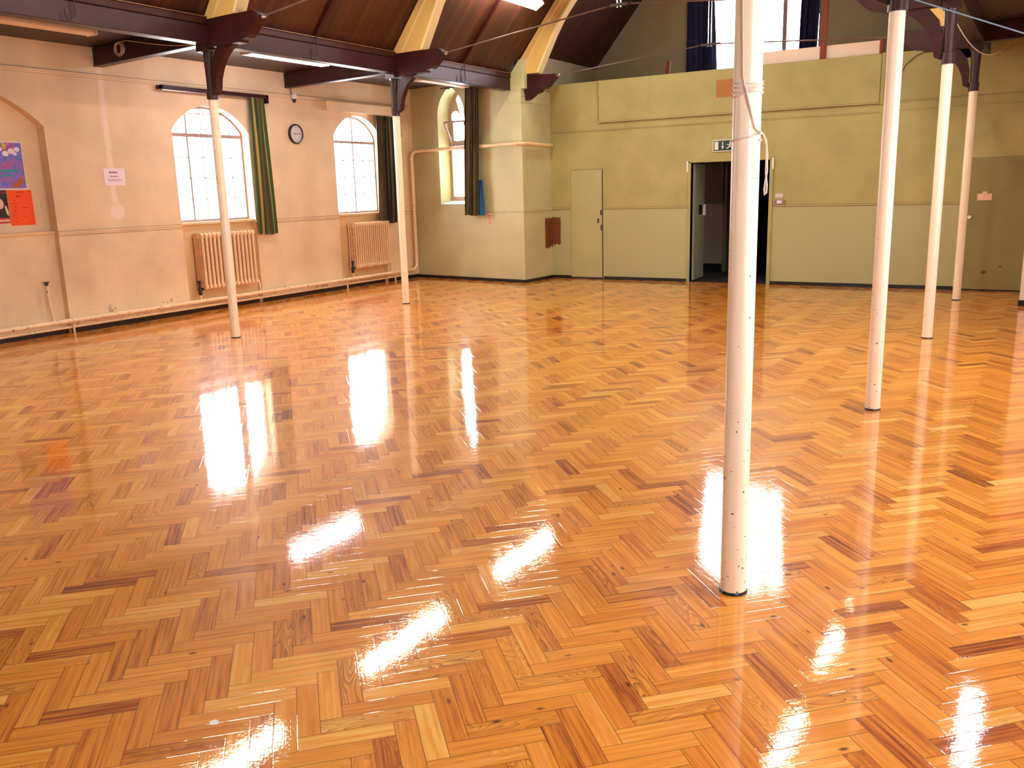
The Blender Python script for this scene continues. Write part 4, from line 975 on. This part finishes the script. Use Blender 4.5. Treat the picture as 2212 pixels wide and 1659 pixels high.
# coil of cable hanging on the first tie beam
o = thing('cable_coil', (-9.67, 7.09, 3.33), 'pale coil of cable hanging on the first tie beam', 'cable coil')
m = MB()
for k in range(4):
    c = (-9.67+.012*(k-1.5), 7.10-.012*k, 3.37); ra, rb = .10-.018*k, .080-.006*k
    m.tube([(c[0]+ra*math.cos(2*PI*j/20), c[1], c[2]+rb*math.sin(2*PI*j/20)-(k % 2)*.01) for j in range(21)], .0045, 6)
m.build('coil', 'rope', o, smooth=True)
pts = [(-9.60, 7.08, 3.44), (-9.5, 7.07, 3.44), (-9.39, 7.06, 3.42), (-9.15, 7.03, 3.375), (-8.91, 7.0, 3.33), (-8.6, 6.965, 3.28), (-8.29, 6.935, 3.25), (-8.12, 6.92, 3.24)]
MB().tube(pts, .0045, 6).build('lead', 'rope', o, smooth=True)
# cord wound round the foreground column
cx, cy, cr_ = XR, YR[0], .0535
def onc(ang, z, r=cr_): return Vector((cx+r*math.cos(ang), cy+r*math.sin(ang), z))
o = thing('cord', (cx, cy-.05, 1.9), 'pale cord wound round the large foreground column, loop hanging down', 'cord')
m = MB(); 
for turn in range(4):
    z_ = 1.945-turn*.013; ph = .4*turn
    m.tube([onc(2*PI*k/36, z_+.006*math.sin(2*PI*k/36+ph)+.0035*math.sin(4*PI*k/36+turn), .0525) for k in range(37)], .0032, 7)
m.build('winding', 'rope', o, smooth=True)
front = math.atan2(-cy, -cx)   # the side of the column facing the camera
m = MB(); m.tube([onc(front-.55, 2.60), onc(front-.50, 2.25), onc(front-.30, 1.96), onc(front-.15, 1.93)], .0032, 7); m.build('upper_strand', 'rope', o, smooth=True)
m = MB()
m.tube([onc(front-.20, 1.935, .056), onc(front+.05, 1.88, .056), onc(front+.45, 1.80, .055), onc(front+.95, 1.768, .055)], .0032, 7)
m.tube([onc(front-.12, 1.93, .059), onc(front+.13, 1.87, .059), onc(front+.52, 1.79, .057), onc(front+.98, 1.770, .057)], .0028, 7); m.build('slanting_strand', 'rope', o, smooth=True)
m = MB().tube([onc(front+1.0-2*PI*k/36, 1.768-.020*math.sin(min(1, k/14)*PI/2), .0535) for k in range(37)], .0032, 7); m.tube([onc(front+1.0-.03*k, 1.772, .058) for k in range(6)], .007, 8); m.build('lower_winding', 'rope', o, smooth=True)
rt = Vector((cx, cy, 0))+Vector((math.cos(front+1.25), math.sin(front+1.25), 0))*.062; sd = Vector((math.cos(front+1.5), math.sin(front+1.5), 0))
def lp(a, z): return Vector((rt.x, rt.y, 0))+sd*a+Vector((0, 0, z))
m = MB().tube([onc(front+1.0, 1.772, .056), lp(.0, 1.768), lp(.010, 1.745), lp(.016, 1.70), lp(.017, 1.64), lp(.012, 1.60), lp(.009, 1.575), lp(.012, 1.555), lp(.017, 1.562), lp(.018, 1.59), lp(.013, 1.63), lp(.013, 1.68), lp(.012, 1.73), lp(.003, 1.762)], .0032, 7)
m.build('hanging_loop', 'rope', o, smooth=True)
# loose cables over the right aisle
def sag(p, q, s, n=14): p, q = Vector(p), Vector(q); return [p.lerp(q, k/n)+Vector((0, 0, -4*s*(k/n)*(1-k/n))) for k in range(n+1)]
tag(MB().tube(sag((-.90, 6.50, 2.735), (RX, 6.5, 1.76), .0), .0045, 6).build('cable', 'bluecable', smooth=True), 'thin pale blue cable sloping across the top right corner', 'cable')
tag(MB().tube(sag((-.92, 9.75, 3.05), (-.60, 13.0, 3.20), .22), .005, 6).build('cable', 'rope', smooth=True), 'thin pale cable looping between the right-hand column heads', 'cable')
tag(MB().tube([(-2.15, E-.04, 2.95), (-2.0, E-.04, 3.02), (-1.92, E-.03, 3.18), (-1.80, E-.03, 3.28), (-1.6, E-.02, 3.36)], .006, 6).build('cable', 'cable', smooth=True), 'dark cable curling down the partition behind the second right-hand column', 'cable')
# scrap on the floor
m = MB().prism([(-2.105, 1.58), (-2.09, 1.572), (-2.073, 1.588), (-2.085, 1.60), (-2.10, 1.598)], lambda a, b, t: Vector((a, b, t)), .0008, .004)
tag(m.build('paper_scrap', 'plastic'), 'tiny white scrap lying on the parquet near the bottom left highlight', 'scrap')
